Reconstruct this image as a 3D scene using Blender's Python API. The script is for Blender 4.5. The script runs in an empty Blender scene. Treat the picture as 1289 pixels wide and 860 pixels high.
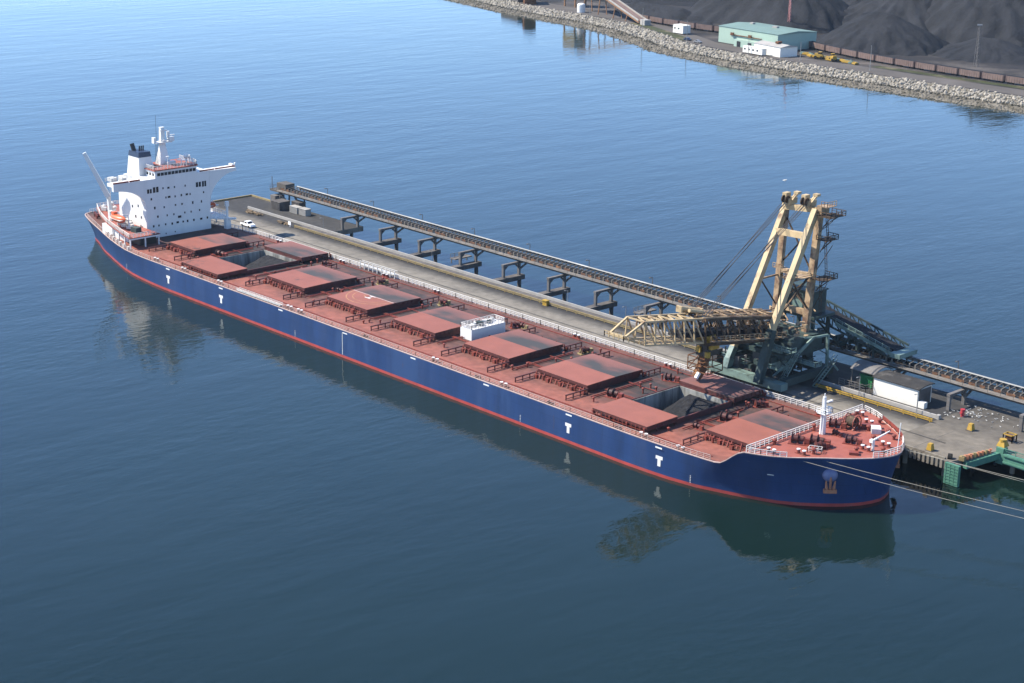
import bpy, bmesh, math, random
from mathutils import Vector, Matrix, noise as mnoise

# ------------------------------------------------------------------ camera, sky, sun, exposure
SC = bpy.context.scene
COL = SC.collection
SC.render.resolution_x, SC.render.resolution_y, SC.render.resolution_percentage = 1024, 683, 100
cd = bpy.data.cameras.new('camera')
cd.sensor_width = 36; cd.lens = 61.305; cd.clip_start = 1; cd.clip_end = 20000
cam = bpy.data.objects.new('camera', cd); COL.objects.link(cam)
cr = Vector((0.682683703, 0.730509473, 0.017287885))
cu = Vector((-0.227547095, 0.190048253, 0.955041350))
cf = Vector((-0.694381221, 0.655924974, -0.295968154))
cam.matrix_world = Matrix(((cr.x, cu.x, -cf.x, 293.402), (cr.y, cu.y, -cf.y, -253.291),
                           (cr.z, cu.z, -cf.z, 123.200), (0, 0, 0, 1)))
SC.camera = cam

SUN_EL = math.radians(48)
SUNDIR = Vector((-0.79 * math.cos(SUN_EL), -0.613 * math.cos(SUN_EL), math.sin(SUN_EL)))
W = bpy.data.worlds.new('World'); SC.world = W; W.use_nodes = True
wn = W.node_tree.nodes; bg = wn['Background']
sky = wn.new('ShaderNodeTexSky'); sky.sky_type = 'NISHITA'; sky.sun_disc = False
sky.sun_elevation = SUN_EL; sky.sun_rotation = math.atan2(SUNDIR.x, SUNDIR.y)
sky.air_density = 0.75; sky.dust_density = 0.05; sky.ozone_density = 5.0; sky.altitude = 0
W.node_tree.links.new(sky.outputs[0], bg.inputs[0]); bg.inputs[1].default_value = 0.15
sl = bpy.data.lights.new('sun', 'SUN'); sl.energy = 5.0; sl.angle = math.radians(0.55); sl.color = (1, 0.925, 0.80)
so = bpy.data.objects.new('sun', sl); COL.objects.link(so)
so.rotation_euler = SUNDIR.to_track_quat('Z', 'Y').to_euler(); so.location = (0, -100, 300)
vs = SC.view_settings
vs.view_transform = 'Standard'; vs.look = 'None'; vs.exposure = 1.1; vs.gamma = 1; vs.use_curve_mapping = False

rng = random.Random(7)

# ------------------------------------------------------------------ helpers
def lin(r, g, b):
    f = lambda c: ((c / 255 + .055) / 1.055) ** 2.4 if c > 10 else c / 255 / 12.92
    return (f(r), f(g), f(b), 1)

def mat(name, col, rough=.6, metal=0, var=.18, scale=.6, col2=None, bump=0, bscale=4, mask=None, spec=None,
        streak=False, spots=None):
    """procedural paint / concrete / metal: base colour broken by two octaves of object-space noise, an optional second
    colour (stain) through a noise mask, streaks and bump"""
    m = bpy.data.materials.new(name); m.use_nodes = True
    nt = m.node_tree; N = nt.nodes; L = nt.links; b = N['Principled BSDF']
    tc = N.new('ShaderNodeNewGeometry'); src = tc.outputs['Position']
    mp = N.new('ShaderNodeMapping'); L.new(src, mp.inputs[0])
    if streak: mp.inputs['Scale'].default_value = (1, 1, .12)
    n1 = N.new('ShaderNodeTexNoise'); n1.inputs['Scale'].default_value = scale; n1.inputs['Detail'].default_value = 6
    n1.inputs['Roughness'].default_value = .62
    L.new(mp.outputs[0], n1.inputs[0])
    r1 = N.new('ShaderNodeMapRange'); r1.inputs[1].default_value = .3; r1.inputs[2].default_value = .7
    r1.inputs[3].default_value = 1 - var; r1.inputs[4].default_value = 1 + var
    L.new(n1.outputs[0], r1.inputs[0])
    c = N.new('ShaderNodeRGB'); c.outputs[0].default_value = (*col[:3], 1)
    out = c.outputs[0]
    if col2 is not None:
        n2 = N.new('ShaderNodeTexNoise'); n2.inputs['Scale'].default_value = scale * .55; n2.inputs['Detail'].default_value = 7
        n2.inputs['Roughness'].default_value = .68; L.new(mp.outputs[0], n2.inputs[0])
        r2 = N.new('ShaderNodeMapRange'); lo, hi = mask or (.52, .68)
        r2.inputs[1].default_value = lo; r2.inputs[2].default_value = hi; L.new(n2.outputs[0], r2.inputs[0])
        mx = N.new('ShaderNodeMix'); mx.data_type = 'RGBA'
        L.new(r2.outputs[0], mx.inputs[0]); L.new(out, mx.inputs[6]); mx.inputs[7].default_value = (*col2[:3], 1)
        out = mx.outputs[2]
    mul = N.new('ShaderNodeVectorMath'); mul.operation = 'SCALE'
    L.new(out, mul.inputs[0]); L.new(r1.outputs[0], mul.inputs['Scale'])
    L.new(mul.outputs[0], b.inputs['Base Color'])
    b.inputs['Roughness'].default_value = rough; b.inputs['Metallic'].default_value = metal
    b.inputs['Specular IOR Level'].default_value = spec if spec is not None else (.12 if rough >= .75 else .3 if rough > .5 else .5)
    if bump:
        n3 = N.new('ShaderNodeTexNoise'); n3.inputs['Scale'].default_value = bscale; n3.inputs['Detail'].default_value = 5
        L.new(src, n3.inputs[0]); bp = N.new('ShaderNodeBump'); bp.inputs['Distance'].default_value = bump
        bp.inputs['Strength'].default_value = 1; L.new(n3.outputs[0], bp.inputs['Height'])
        L.new(bp.outputs[0], b.inputs['Normal'])
    m['_out'] = 0
    return m

class MB:
    """collects shapes in WORLD coordinates and links them as one mesh object"""
    def __init__(s): s.v = []; s.f = []; s.mi = []; s.cur = 0; s.st = []
    def add(s, vs_, fs):
        s.st.append((len(s.v), len(s.f))); o = len(s.v); s.v += [tuple(v) for v in vs_]
        s.f += [tuple(i + o for i in f) for f in fs]; s.mi += [s.cur] * len(fs)
        return s
    def box(s, x0, x1, y0, y1, z0, z1):
        v = [(x0, y0, z0), (x1, y0, z0), (x1, y1, z0), (x0, y1, z0), (x0, y0, z1), (x1, y0, z1), (x1, y1, z1), (x0, y1, z1)]
        return s.add(v, [(3, 2, 1, 0), (4, 5, 6, 7), (0, 1, 5, 4), (1, 2, 6, 5), (2, 3, 7, 6), (3, 0, 4, 7)])
    def cbox(s, c, d, rz=0):
        ca, sa = math.cos(rz), math.sin(rz); v = []
        for z in (-.5, .5):
            for x, y in ((-.5, -.5), (.5, -.5), (.5, .5), (-.5, .5)):
                X, Y = x * d[0], y * d[1]; v.append((c[0] + X * ca - Y * sa, c[1] + X * sa + Y * ca, c[2] + z * d[2]))
        return s.add(v, [(3, 2, 1, 0), (4, 5, 6, 7), (0, 1, 5, 4), (1, 2, 6, 5), (2, 3, 7, 6), (3, 0, 4, 7)])
    def bar(s, p, q, w, h=None, w2=None, h2=None):
        h = h or w; w2 = w2 or w; h2 = h2 or h
        p = Vector(p); q = Vector(q); d = (q - p)
        if d.length < 1e-6: return s
        d.normalize(); up = Vector((0, 0, 1)) if abs(d.z) < .95 else Vector((1, 0, 0))
        a = d.cross(up).normalized(); b = a.cross(d).normalized(); v = []
        for P, ww, hh in ((p, w, h), (q, w2, h2)):
            for x, y in ((-.5, -.5), (.5, -.5), (.5, .5), (-.5, .5)): v.append(P + a * (x * ww) + b * (y * hh))
        return s.add(v, [(3, 2, 1, 0), (4, 5, 6, 7), (0, 1, 5, 4), (1, 2, 6, 5), (2, 3, 7, 6), (3, 0, 4, 7)])
    def tube(s, p, q, r, n=8, r2=None):
        r2 = r if r2 is None else r2
        p = Vector(p); q = Vector(q); d = (q - p).normalized(); up = Vector((0, 0, 1)) if abs(d.z) < .95 else Vector((1, 0, 0))
        a = d.cross(up).normalized(); b = a.cross(d).normalized(); v = []
        for P, rr in ((p, r), (q, r2)):
            for k in range(n):
                t = 2 * math.pi * k / n; v.append(P + a * (rr * math.cos(t)) + b * (rr * math.sin(t)))
        f = [(k, (k + 1) % n, n + (k + 1) % n, n + k) for k in range(n)]
        return s.add(v, f + [tuple(range(n))[::-1], tuple(range(n, 2 * n))])
    def path(s, pts, r, n=5):
        for a, b in zip(pts, pts[1:]): s.tube(a, b, r, n)
        return s
    def prism(s, poly, z0, z1):
        n = len(poly)
        v = [(x, y, z0) for x, y in poly] + [(x, y, z1) for x, y in poly]
        return s.add(v, [tuple(range(n))[::-1], tuple(range(n, 2 * n))] + [(k, (k + 1) % n, n + (k + 1) % n, n + k) for k in range(n)])
    def extrude(s, pts, off):
        n = len(pts); o = Vector(off)
        v = [Vector(q) for q in pts] + [Vector(q) + o for q in pts]
        return s.add(v, [tuple(range(n))[::-1], tuple(range(n, 2 * n))] + [(k, (k + 1) % n, n + (k + 1) % n, n + k) for k in range(n)])
    def ell(s, c, r, n=10, m=6, M=None):
        v = []; f = []
        for j in range(m + 1):
            ph = math.pi * j / m
            for k in range(n):
                t = 2 * math.pi * k / n
                q = Vector((r[0] * math.sin(ph) * math.cos(t), r[1] * math.sin(ph) * math.sin(t), r[2] * math.cos(ph)))
                if M: q = M @ q
                v.append(Vector(c) + q)
        for j in range(m):
            for k in range(n): f.append((j * n + k, (j + 1) * n + k, (j + 1) * n + (k + 1) % n, j * n + (k + 1) % n))
        return s.add(v, f)
    def build_each(s, name, mats, parent):
        """every added shape becomes a part of its own"""
        st = s.st + [(len(s.v), len(s.f))]; out = []
        for (v0, f0), (v1, f1) in zip(st, st[1:]):
            m_ = MB(); m_.v = s.v[v0:v1]; m_.f = [tuple(i - v0 for i in f) for f in s.f[f0:f1]]; m_.mi = s.mi[f0:f1]
            out.append(m_.build(name, mats, parent))
        return out
    def rail(s, pts, h=1.05, sp=1.5, r=.045, nr=3):
        """guard rail along a polyline of deck points"""
        for a, b in zip(pts, pts[1:]):
            a = Vector(a); b = Vector(b); L_ = (b - a).length
            for k in range(1, nr + 1):
                z = Vector((0, 0, h * k / nr)); s.bar(a + z, b + z, 2 * r if k == nr else 1.3 * r)
            n = max(1, round(L_ / sp))
            for i in range(n + 1):
                q = a.lerp(b, i / n); s.bar(q, q + Vector((0, 0, h)), 2 * r)
        return s
    def build(s, name, mats, parent=None, smooth=False, recalc=True):
        o = Vector(parent['_o']) if parent is not None else Vector((0, 0, 0))
        if parent is None and s.v:
            xs, ys, zs = zip(*s.v)
            o = Vector(((min(xs) + max(xs)) / 2, (min(ys) + max(ys)) / 2, min(zs)))
        me = bpy.data.meshes.new(name)
        me.from_pydata([(x - o.x, y - o.y, z - o.z) for x, y, z in s.v], [], s.f)
        for m in (mats if isinstance(mats, (list, tuple)) else [mats]): me.materials.append(m)
        me.polygons.foreach_set('material_index', s.mi)
        if recalc:
            bm = bmesh.new(); bm.from_mesh(me); bmesh.ops.recalc_face_normals(bm, faces=bm.faces); bm.to_mesh(me); bm.free()
        if smooth: me.polygons.foreach_set('use_smooth', [True] * len(me.polygons))
        me.update()
        ob = bpy.data.objects.new(name, me); COL.objects.link(ob)
        if parent is not None: ob.parent = parent
        else: ob.location = o
        ob['_o'] = tuple(o)
        return ob

def tag(o, label=None, cat=None, group=None, kind=None):
    if label: o['label'] = label
    if cat: o['category'] = cat
    if group: o['group'] = group
    if kind: o['kind'] = kind
    return o
def thing(name, loc, label, cat, group=None):
    o = bpy.data.objects.new(name, None); COL.objects.link(o); o.location = loc; o.empty_display_size = .5
    o['_o'] = tuple(loc); return tag(o, label, cat, group)
def copy_tree(o, loc, label=None, rz=None):
    c = o.copy(); COL.objects.link(c); c.location = loc; c['_o'] = tuple(loc)
    if rz is not None: c.rotation_euler.z = rz
    if label: c['label'] = label
    for ch in list(o.children):
        d = ch.copy(); COL.objects.link(d); d.parent = c
        for g in list(ch.children):
            e = g.copy(); COL.objects.link(e); e.parent = d
    return c
ORD = ['first', 'second', 'third', 'fourth', 'fifth', 'sixth', 'seventh', 'eighth', 'ninth', 'tenth', 'eleventh', 'twelfth',
       'thirteenth', 'fourteenth', 'fifteenth', 'sixteenth', 'seventeenth', 'eighteenth', 'nineteenth', 'twentieth']

# ------------------------------------------------------------------ materials
def water_mat():
    m = bpy.data.materials.new('sea_water'); m.use_nodes = True; nt = m.node_tree; N = nt.nodes; L = nt.links
    b = N['Principled BSDF']; b.inputs['Roughness'].default_value = .035; b.inputs['IOR'].default_value = 1.36
    tc = N.new('ShaderNodeTexCoord')
    nb = N.new('ShaderNodeTexNoise'); nb.inputs['Scale'].default_value = .006; nb.inputs['Detail'].default_value = 3
    L.new(tc.outputs['Object'], nb.inputs[0])
    rp = N.new('ShaderNodeValToRGB'); e = rp.color_ramp.elements
    e[0].position = .35; e[0].color = (.0024, .0088, .0076, 1); e[1].position = .68; e[1].color = (.0044, .0132, .0108, 1)
    L.new(nb.outputs[0], rp.inputs[0]); L.new(rp.outputs[0], b.inputs['Base Color'])
    def wave(scale, sx, sy, rz, det):
        mp = N.new('ShaderNodeMapping'); mp.inputs['Scale'].default_value = (sx, sy, 1); mp.inputs['Rotation'].default_value = (0, 0, rz)
        L.new(tc.outputs['Object'], mp.inputs[0]); n = N.new('ShaderNodeTexNoise'); n.inputs['Scale'].default_value = scale
        n.inputs['Detail'].default_value = det; n.inputs['Roughness'].default_value = .55
        L.new(mp.outputs[0], n.inputs[0]); return n.outputs[0]
    A = wave(.55, 1, .42, math.radians(-43), 3)      # wind ripple, crests lying across the view
    B = wave(.10, 1, .35, math.radians(-52), 2)      # longer swell
    # calm and ruffled patches
    pt = wave(.016, 1, .45, math.radians(-47), 4)
    mr = N.new('ShaderNodeMapRange'); mr.inputs[1].default_value = .36; mr.inputs[2].default_value = .66
    mr.inputs[3].default_value = .35; mr.inputs[4].default_value = 1.0; L.new(pt, mr.inputs[0])
    b1 = N.new('ShaderNodeBump'); b1.inputs['Distance'].default_value = .08; L.new(A, b1.inputs['Height']); L.new(mr.outputs[0], b1.inputs['Strength'])
    b2 = N.new('ShaderNodeBump'); b2.inputs['Distance'].default_value = .17; b2.inputs['Strength'].default_value = .8
    L.new(B, b2.inputs['Height']); L.new(b2.outputs[0], b1.inputs['Normal']); L.new(b1.outputs[0], b.inputs['Normal'])
    return m

def banded(name, base, stain, bands, rough=.85, noise=.35, nscale=.12, fine=.6, bump=.02):
    """ground whose stain follows bands in y (wheel lanes, spill lines): bands = [(y, amount 0..1), ...]"""
    m = bpy.data.materials.new(name); m.use_nodes = True; nt = m.node_tree; N = nt.nodes; L = nt.links; b = N['Principled BSDF']
    b.inputs['Roughness'].default_value = rough; b.inputs['Specular IOR Level'].default_value = .25
    tc = N.new('ShaderNodeTexCoord'); sp = N.new('ShaderNodeSeparateXYZ'); L.new(tc.outputs['Object'], sp.inputs[0])
    y0, y1 = bands[0][0], bands[-1][0]
    mr = N.new('ShaderNodeMapRange'); mr.inputs[1].default_value = y0; mr.inputs[2].default_value = y1; L.new(sp.outputs[1], mr.inputs[0])
    rp = N.new('ShaderNodeValToRGB'); cr_ = rp.color_ramp
    for i, (y, a) in enumerate(bands):
        t = (y - y0) / (y1 - y0)
        e = cr_.elements[i] if i < 2 else cr_.elements.new(t)
        if i == 1: e.position = t
        e.position = t; e.color = (a, a, a, 1)
    L.new(mr.outputs[0], rp.inputs[0])
    mp = N.new('ShaderNodeMapping'); mp.inputs['Scale'].default_value = (.35, 1, 1); L.new(tc.outputs['Object'], mp.inputs[0])
    n = N.new('ShaderNodeTexNoise'); n.inputs['Scale'].default_value = nscale * 3; n.inputs['Detail'].default_value = 8; n.inputs['Roughness'].default_value = .68
    L.new(mp.outputs[0], n.inputs[0])
    ad = N.new('ShaderNodeMath'); ad.operation = 'MULTIPLY_ADD'; L.new(n.outputs[0], ad.inputs[0]); ad.inputs[1].default_value = noise * 4
    ad.inputs[2].default_value = -noise * 2
    su = N.new('ShaderNodeMath'); su.operation = 'ADD'; su.use_clamp = True; L.new(ad.outputs[0], su.inputs[0]); L.new(rp.outputs[0], su.inputs[1])
    mx = N.new('ShaderNodeMix'); mx.data_type = 'RGBA'; L.new(su.outputs[0], mx.inputs[0]); mx.inputs[6].default_value = base; mx.inputs[7].default_value = stain
    n2 = N.new('ShaderNodeTexNoise'); n2.inputs['Scale'].default_value = fine; n2.inputs['Detail'].default_value = 8; L.new(tc.outputs['Object'], n2.inputs[0])
    r2 = N.new('ShaderNodeMapRange'); r2.inputs[1].default_value = .3; r2.inputs[2].default_value = .7; r2.inputs[3].default_value = .8; r2.inputs[4].default_value = 1.2
    L.new(n2.outputs[0], r2.inputs[0]); mu = N.new('ShaderNodeVectorMath'); mu.operation = 'SCALE'
    L.new(mx.outputs[2], mu.inputs[0]); L.new(r2.outputs[0], mu.inputs['Scale']); L.new(mu.outputs[0], b.inputs['Base Color'])
    if bump:
        bp = N.new('ShaderNodeBump'); bp.inputs['Distance'].default_value = bump; L.new(n2.outputs[0], bp.inputs['Height']); L.new(bp.outputs[0], b.inputs['Normal'])
    return m

RED = (.215, .077, .056); DUST = (.036, .030, .028)
M = {}
M['water'] = water_mat()
M['deck'] = banded('deck_red_paint', (*RED, 1), (*DUST, 1), [(-20, .0), (-13, .08), (-8.5, .45), (-3, .88), (5, 1.0), (9, .92), (14, .80), (20, .62)], rough=.7, noise=.5, nscale=.05, bump=0)
M['fcdeck'] = mat('forecastle_red_paint', (0.2341, 0.07084, 0.05236), .65, var=.14, col2=(.25, .085, .065), scale=.5)
M['red'] = mat('red_oxide_paint', (0.1725, 0.03819, 0.02649), .55, var=.25, col2=(.12, .045, .033), scale=1.2)
M['redside'] = mat('shaded_hatch_red', (.075, .022, .02), .6, var=.22, col2=(.03, .017, .016), scale=.8)  # the cover red again, darkened to paint shade onto side faces
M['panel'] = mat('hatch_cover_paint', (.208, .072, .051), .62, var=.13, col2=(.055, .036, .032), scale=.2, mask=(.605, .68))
def hull_mat():
    m = mat('hull_blue_paint', (.0105, .034, .108), .40, var=.22, col2=(.022, .045, .118), scale=.25, streak=True, mask=(.5, .72))
    nt = m.node_tree; N = nt.nodes; L = nt.links; b = N['Principled BSDF']; src = b.inputs['Base Color'].links[0].from_socket
    tc = N.new('ShaderNodeTexCoord'); sp = N.new('ShaderNodeSeparateXYZ'); L.new(tc.outputs['Object'], sp.inputs[0])
    cb = N.new('ShaderNodeCombineXYZ'); L.new(sp.outputs[0], cb.inputs[0]); L.new(sp.outputs[2], cb.inputs[1])
    br = N.new('ShaderNodeTexBrick'); br.inputs['Scale'].default_value = 1; br.inputs['Brick Width'].default_value = 9; br.inputs['Row Height'].default_value = 2.2
    br.inputs['Mortar Size'].default_value = .05; br.inputs['Color1'].default_value = (1, 1, 1, 1); br.inputs['Color2'].default_value = (.86, .88, .9, 1); br.inputs['Mortar'].default_value = (.7, .7, .7, 1)
    L.new(cb.outputs[0], br.inputs[0])
    mu = N.new('ShaderNodeMix'); mu.data_type = 'RGBA'; mu.blend_type = 'MULTIPLY'; mu.inputs[0].default_value = .8; L.new(src, mu.inputs[6]); L.new(br.outputs[0], mu.inputs[7]); out = mu.outputs[2]
    def layer(out, scale, sx, sz, lo, hi, col, amt):
        mp = N.new('ShaderNodeMapping'); mp.inputs['Scale'].default_value = (sx, .2, sz); L.new(tc.outputs['Object'], mp.inputs[0])
        n = N.new('ShaderNodeTexNoise'); n.inputs['Scale'].default_value = scale; n.inputs['Detail'].default_value = 6; n.inputs['Roughness'].default_value = .7; L.new(mp.outputs[0], n.inputs[0])
        r = N.new('ShaderNodeMapRange'); r.inputs[1].default_value = lo; r.inputs[2].default_value = hi; r.inputs[4].default_value = amt; L.new(n.outputs[0], r.inputs[0])
        x = N.new('ShaderNodeMix'); x.data_type = 'RGBA'; L.new(r.outputs[0], x.inputs[0]); L.new(out, x.inputs[6]); x.inputs[7].default_value = col; return x.outputs[2]
    out = layer(out, .06, 1, .25, .55, .62, (.020, .050, .135, 1), .8)      # repainted panels
    out = layer(out, 1.1, 1, .16, .665, .73, (.085, .042, .022, 1), .75)    # rust runs
    out = layer(out, .5, .5, 1.6, .66, .70, (.10, .12, .16, 1), .6)        # fender scuffs
    L.new(out, b.inputs['Base Color']); return m
M['blue'] = hull_mat()
M['boot'] = mat('boot_top_red_paint', (0.3142, 0.03927, 0.03273), .5, var=.2, col2=(.28, .06, .05), scale=.5)
M['white'] = mat('white_paint', (0.6127, 0.6127, 0.6044), .45, var=.04, col2=(.66, .64, .6), scale=.5, streak=True, mask=(.6, .8))
M['whited'] = mat('weathered_white_paint', (0.5082, 0.4967, 0.4697), .5, var=.12, col2=(.36, .26, .2), scale=1.2, mask=(.6, .75))
M['railw'] = mat('white_rail_paint', (0.5544, 0.5236, 0.4928), .5, var=.1)
M['railpink'] = mat('rail_faded_red_white_paint', (0.3819, 0.2834, 0.2526), .5, var=.2, scale=2)
M['glass'] = mat('window_glass', (.012, .016, .022), .12, var=.1)
M['black'] = mat('black_paint', (.012, .012, .014), .5, var=.2)
M['navy'] = mat('funnel_navy_paint', (.01, .022, .06), .45, var=.1)
M['orange'] = mat('lifeboat_orange', (0.5544, 0.1001, 0.02695), .4, var=.08)
M['holdwall'] = mat('hold_grey_paint', (0.2604, 0.2604, 0.2418), .6, var=.12, col2=(.05, .05, .05), scale=.45, streak=True, mask=(.46, .62))
M['coal'] = mat('coal', (.017, .017, .019), .78, var=.45, scale=.8, bump=.25, bscale=1.6)
M['coalshore'] = mat('stockpile_coal', (.016, .017, .0205), .85, var=.35, scale=.09, bump=.5, bscale=.5)  # bluish grey lift puts distance haze into the coal colour
M['rust'] = mat('rusty_steel', (0.1047, 0.04909, 0.02618), .75, var=.3, col2=(.30, .14, .06), scale=2)
M['anchor'] = mat('rusted_anchor', (.34, .14, .075), .7, var=.25, scale=2)
M['bell'] = mat('anchor_bolster_blue', (.13, .14, .25), .4, var=.1)
M['yellow'] = mat('yellow_paint', (0.311, 0.1979, 0.02827), .55, var=.15, col2=(.40, .24, .07), scale=1.2)
M['yellowd'] = mat('dusty_yellow_paint', (.22, .17, .08), .65, var=.22, col2=(.2, .14, .07), scale=1.0)
M['cream'] = mat('cream_crane_paint', (.40, .305, .175), .55, var=.14, col2=(.13, .075, .04), scale=.45, mask=(.54, .66))
M['creamd'] = mat('dirty_cream_paint', (.33, .235, .14), .6, var=.25, col2=(.12, .07, .045), scale=.5, mask=(.45, .62))
M['brown'] = mat('dark_brown_truss', (0.06545, 0.0462, 0.03234), .75, var=.35, col2=(.22, .13, .07), scale=.7, mask=(.55, .7))  # dark brown with lighter brown patches
M['teal'] = mat('pale_green_crane_paint', (.125, .185, .165), .5, var=.14, col2=(.035, .045, .042), scale=.45, mask=(.50, .66))
M['teald'] = mat('dirty_shaded_green_paint', (.030, .048, .046), .6, var=.25, col2=(.02, .027, .025), scale=.6, mask=(.48, .66))  # coal dirt, plus the shadow on the loader base darkened into the green
M['green'] = mat('fender_green_paint', (.065, .165, .12), .55, var=.16, col2=(.05, .16, .11), scale=1)
M['cable'] = mat('steel_rope', (.05, .05, .055), .5, var=.1)
M['concrete'] = mat('weathered_concrete', (0.1848, 0.1694, 0.1448), .85, var=.22, col2=(.11, .095, .08), scale=.6, streak=True, mask=(.48, .66), bump=.03)
M['concd'] = mat('coal_stained_concrete', (0.0924, 0.0847, 0.08085), .88, var=.3, col2=(.05, .048, .05), scale=.4, bump=.03)
M['leg'] = mat('grey_trestle_paint', (0.1182, 0.1109, 0.1059), .7, var=.2, col2=(.10, .085, .075), scale=.8)
M['curb'] = mat('white_pipe_paint', (0.2834, 0.271, 0.2526), .6, var=.15, col2=(.3, .28, .26), scale=.4)
M['quay'] = banded('quay_surface', (.172, .155, .130, 1), (.032, .031, .031, 1),
                   [(22, .25), (24, .12), (30, .06), (34, .26), (36.3, .75), (38.0, 1.1), (42, 1.1), (44, 1.0), (56, .95), (61, .9)], noise=.22, nscale=.06)
M['quayend'] = banded('quay_apron_surface', (.150, .132, .108, 1), (.032, .031, .031, 1),
                      [(22, .30), (26, .12), (34, .26), (42, .45), (47, .62), (54, .8), (60, .85), (61, .85)], noise=.3, nscale=.05)
M['gallery'] = mat('gallery_steel', (0.07852, 0.0693, 0.06006), .7, var=.25, col2=(.07, .06, .055), scale=.5)
M['gallerylt'] = mat('gallery_light_edge', (0.1451, 0.1318, 0.1146), .7, var=.2, col2=(.2, .17, .14), scale=.5)
M['roofgrey'] = mat('conveyor_hood_zinc', (0.1737, 0.1756, 0.1737), .5, var=.1, col2=(.3, .3, .29), scale=.25)
M['shedwall'] = mat('white_shed_cladding', (0.64, 0.624, 0.576), .55, var=.04, scale=.5)
M['shedroof'] = mat('dark_shed_roof', (0.033, 0.0318, 0.0312), .8, var=.25, col2=(.09, .085, .08), scale=.4)
M['bin'] = mat('green_bin_paint', (0.0231, 0.1694, 0.0539), .5, var=.1)
M['tyre'] = mat('rubber', (.015, .015, .015), .8, var=.1)
M['rope'] = mat('mooring_rope', (0.2803, 0.2587, 0.2156), .8, var=.1)
M['gull'] = mat('gull_feathers', (0.42, 0.42, 0.4088), .7, var=.05)
M['carw'] = mat('white_car_paint', (.78, .78, .78), .25, var=.02)
M['timber'] = mat('old_timber', (0.1663, 0.1232, 0.08008), .85, var=.3, scale=1)
M['yard'] = mat('coal_yard_ground', (0.02425, 0.0231, 0.02425), .9, var=.35, col2=(.095, .083, .075), scale=.025, mask=(.5, .66), bump=.1, bscale=.3)
M['road'] = mat('shore_road_gravel', (0.08116, 0.0733, 0.06807), .9, var=.15, col2=(.10, .09, .085), scale=.05)
M['grass'] = mat('verge_grass', (0.03754, 0.04254, 0.02002), .9, var=.3, col2=(.14, .12, .08), scale=.1)
M['rockw'] = mat('pale_armour_rock', (.25, .228, .19), .85, var=.45, scale=.35, col2=(.28, .255, .22), mask=(.5, .6))
M['rockd'] = mat('weedy_shore_rock', (.135, .122, .1), .9, var=.38, scale=.3, col2=(.08, .07, .05), mask=(.5, .62))
M['mintwall'] = mat('mint_cladding', (0.2716, 0.3622, 0.304), .55, var=.05, scale=.2)
M['mintroof'] = mat('mint_roof_sheet', (0.1232, 0.1848, 0.154), .5, var=.1, scale=.2)
M['wagon'] = mat('wagon_brown_paint', (0.1478, 0.1016, 0.08624), .7, var=.2, col2=(.12, .08, .07), scale=.3)
M['reclaim'] = mat('rust_orange_conveyor', (0.2094, 0.1113, 0.0589), .7, var=.2, scale=.3)

# dusty port-side panel: coal dust in a soft blot over the panel's middle
def dusty(name, amt, seed):
    m = bpy.data.materials.new(name); m.use_nodes = True; nt = m.node_tree; N = nt.nodes; L = nt.links; b = N['Principled BSDF']
    b.inputs['Roughness'].default_value = .75
    tc = N.new('ShaderNodeTexCoord'); sp = N.new('ShaderNodeSeparateXYZ'); L.new(tc.outputs['Generated'], sp.inputs[0])
    rp = N.new('ShaderNodeValToRGB'); e = rp.color_ramp.elements   # across the panel: joint .. outer edge
    e[0].position = 0; e[0].color = (1,) * 3 + (1,); e[1].position = 1; e[1].color = (-.0,) * 3 + (1,)
    k = rp.color_ramp.elements.new(.5); k.color = (.95,) * 3 + (1,)
    k = rp.color_ramp.elements.new(.72); k.color = (.55,) * 3 + (1,)
    L.new(sp.outputs[1], rp.inputs[0])
    rx = N.new('ShaderNodeValToRGB'); e = rx.color_ramp.elements; e[0].position = 0; e[0].color = (.2,) * 3 + (1,); e[1].position = .28; e[1].color = (1,) * 3 + (1,)
    L.new(sp.outputs[0], rx.inputs[0])
    n = N.new('ShaderNodeTexNoise'); n.inputs['Scale'].default_value = .22; n.inputs['Detail'].default_value = 6; n.noise_dimensions = '4D'; n.inputs['W'].default_value = seed
    mp = N.new('ShaderNodeMapping'); mp.inputs['Scale'].default_value = (.45, 1, 1); L.new(tc.outputs['Object'], mp.inputs[0]); L.new(mp.outputs[0], n.inputs[0])
    r = N.new('ShaderNodeMapRange'); r.inputs[1].default_value = .3; r.inputs[2].default_value = .62; r.inputs[3].default_value = amt - .75; r.inputs[4].default_value = amt + .55; L.new(n.outputs[0], r.inputs[0])
    mu = N.new('ShaderNodeMath'); mu.operation = 'MULTIPLY'; mu.use_clamp = True; L.new(r.outputs[0], mu.inputs[0]); L.new(rp.outputs[0], mu.inputs[1])
    mu2 = N.new('ShaderNodeMath'); mu2.operation = 'MULTIPLY'; mu2.use_clamp = True; L.new(mu.outputs[0], mu2.inputs[0]); L.new(rx.outputs[0], mu2.inputs[1])
    mx = N.new('ShaderNodeMix'); mx.data_type = 'RGBA'; L.new(mu2.outputs[0], mx.inputs[0]); mx.inputs[6].default_value = (.175, .063, .050, 1); mx.inputs[7].default_value = (.033, .030, .030, 1)
    L.new(mx.outputs[2], b.inputs['Base Color'])
    return m
DUSTY = [dusty('dusty_hatch_paint', a, i * 3.1) for i, a in enumerate((.62, .9, .72, .95, .8, .95, .9, .5, .85))]

# ------------------------------------------------------------------ water and shore
w = MB(); S_ = 9000; w.add([(-S_, -S_, 0), (S_, -S_, 0), (S_, S_, 0), (-S_, S_, 0)], [(0, 1, 2, 3)])
tag(w.build('water', M['water']), kind='structure')

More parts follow.
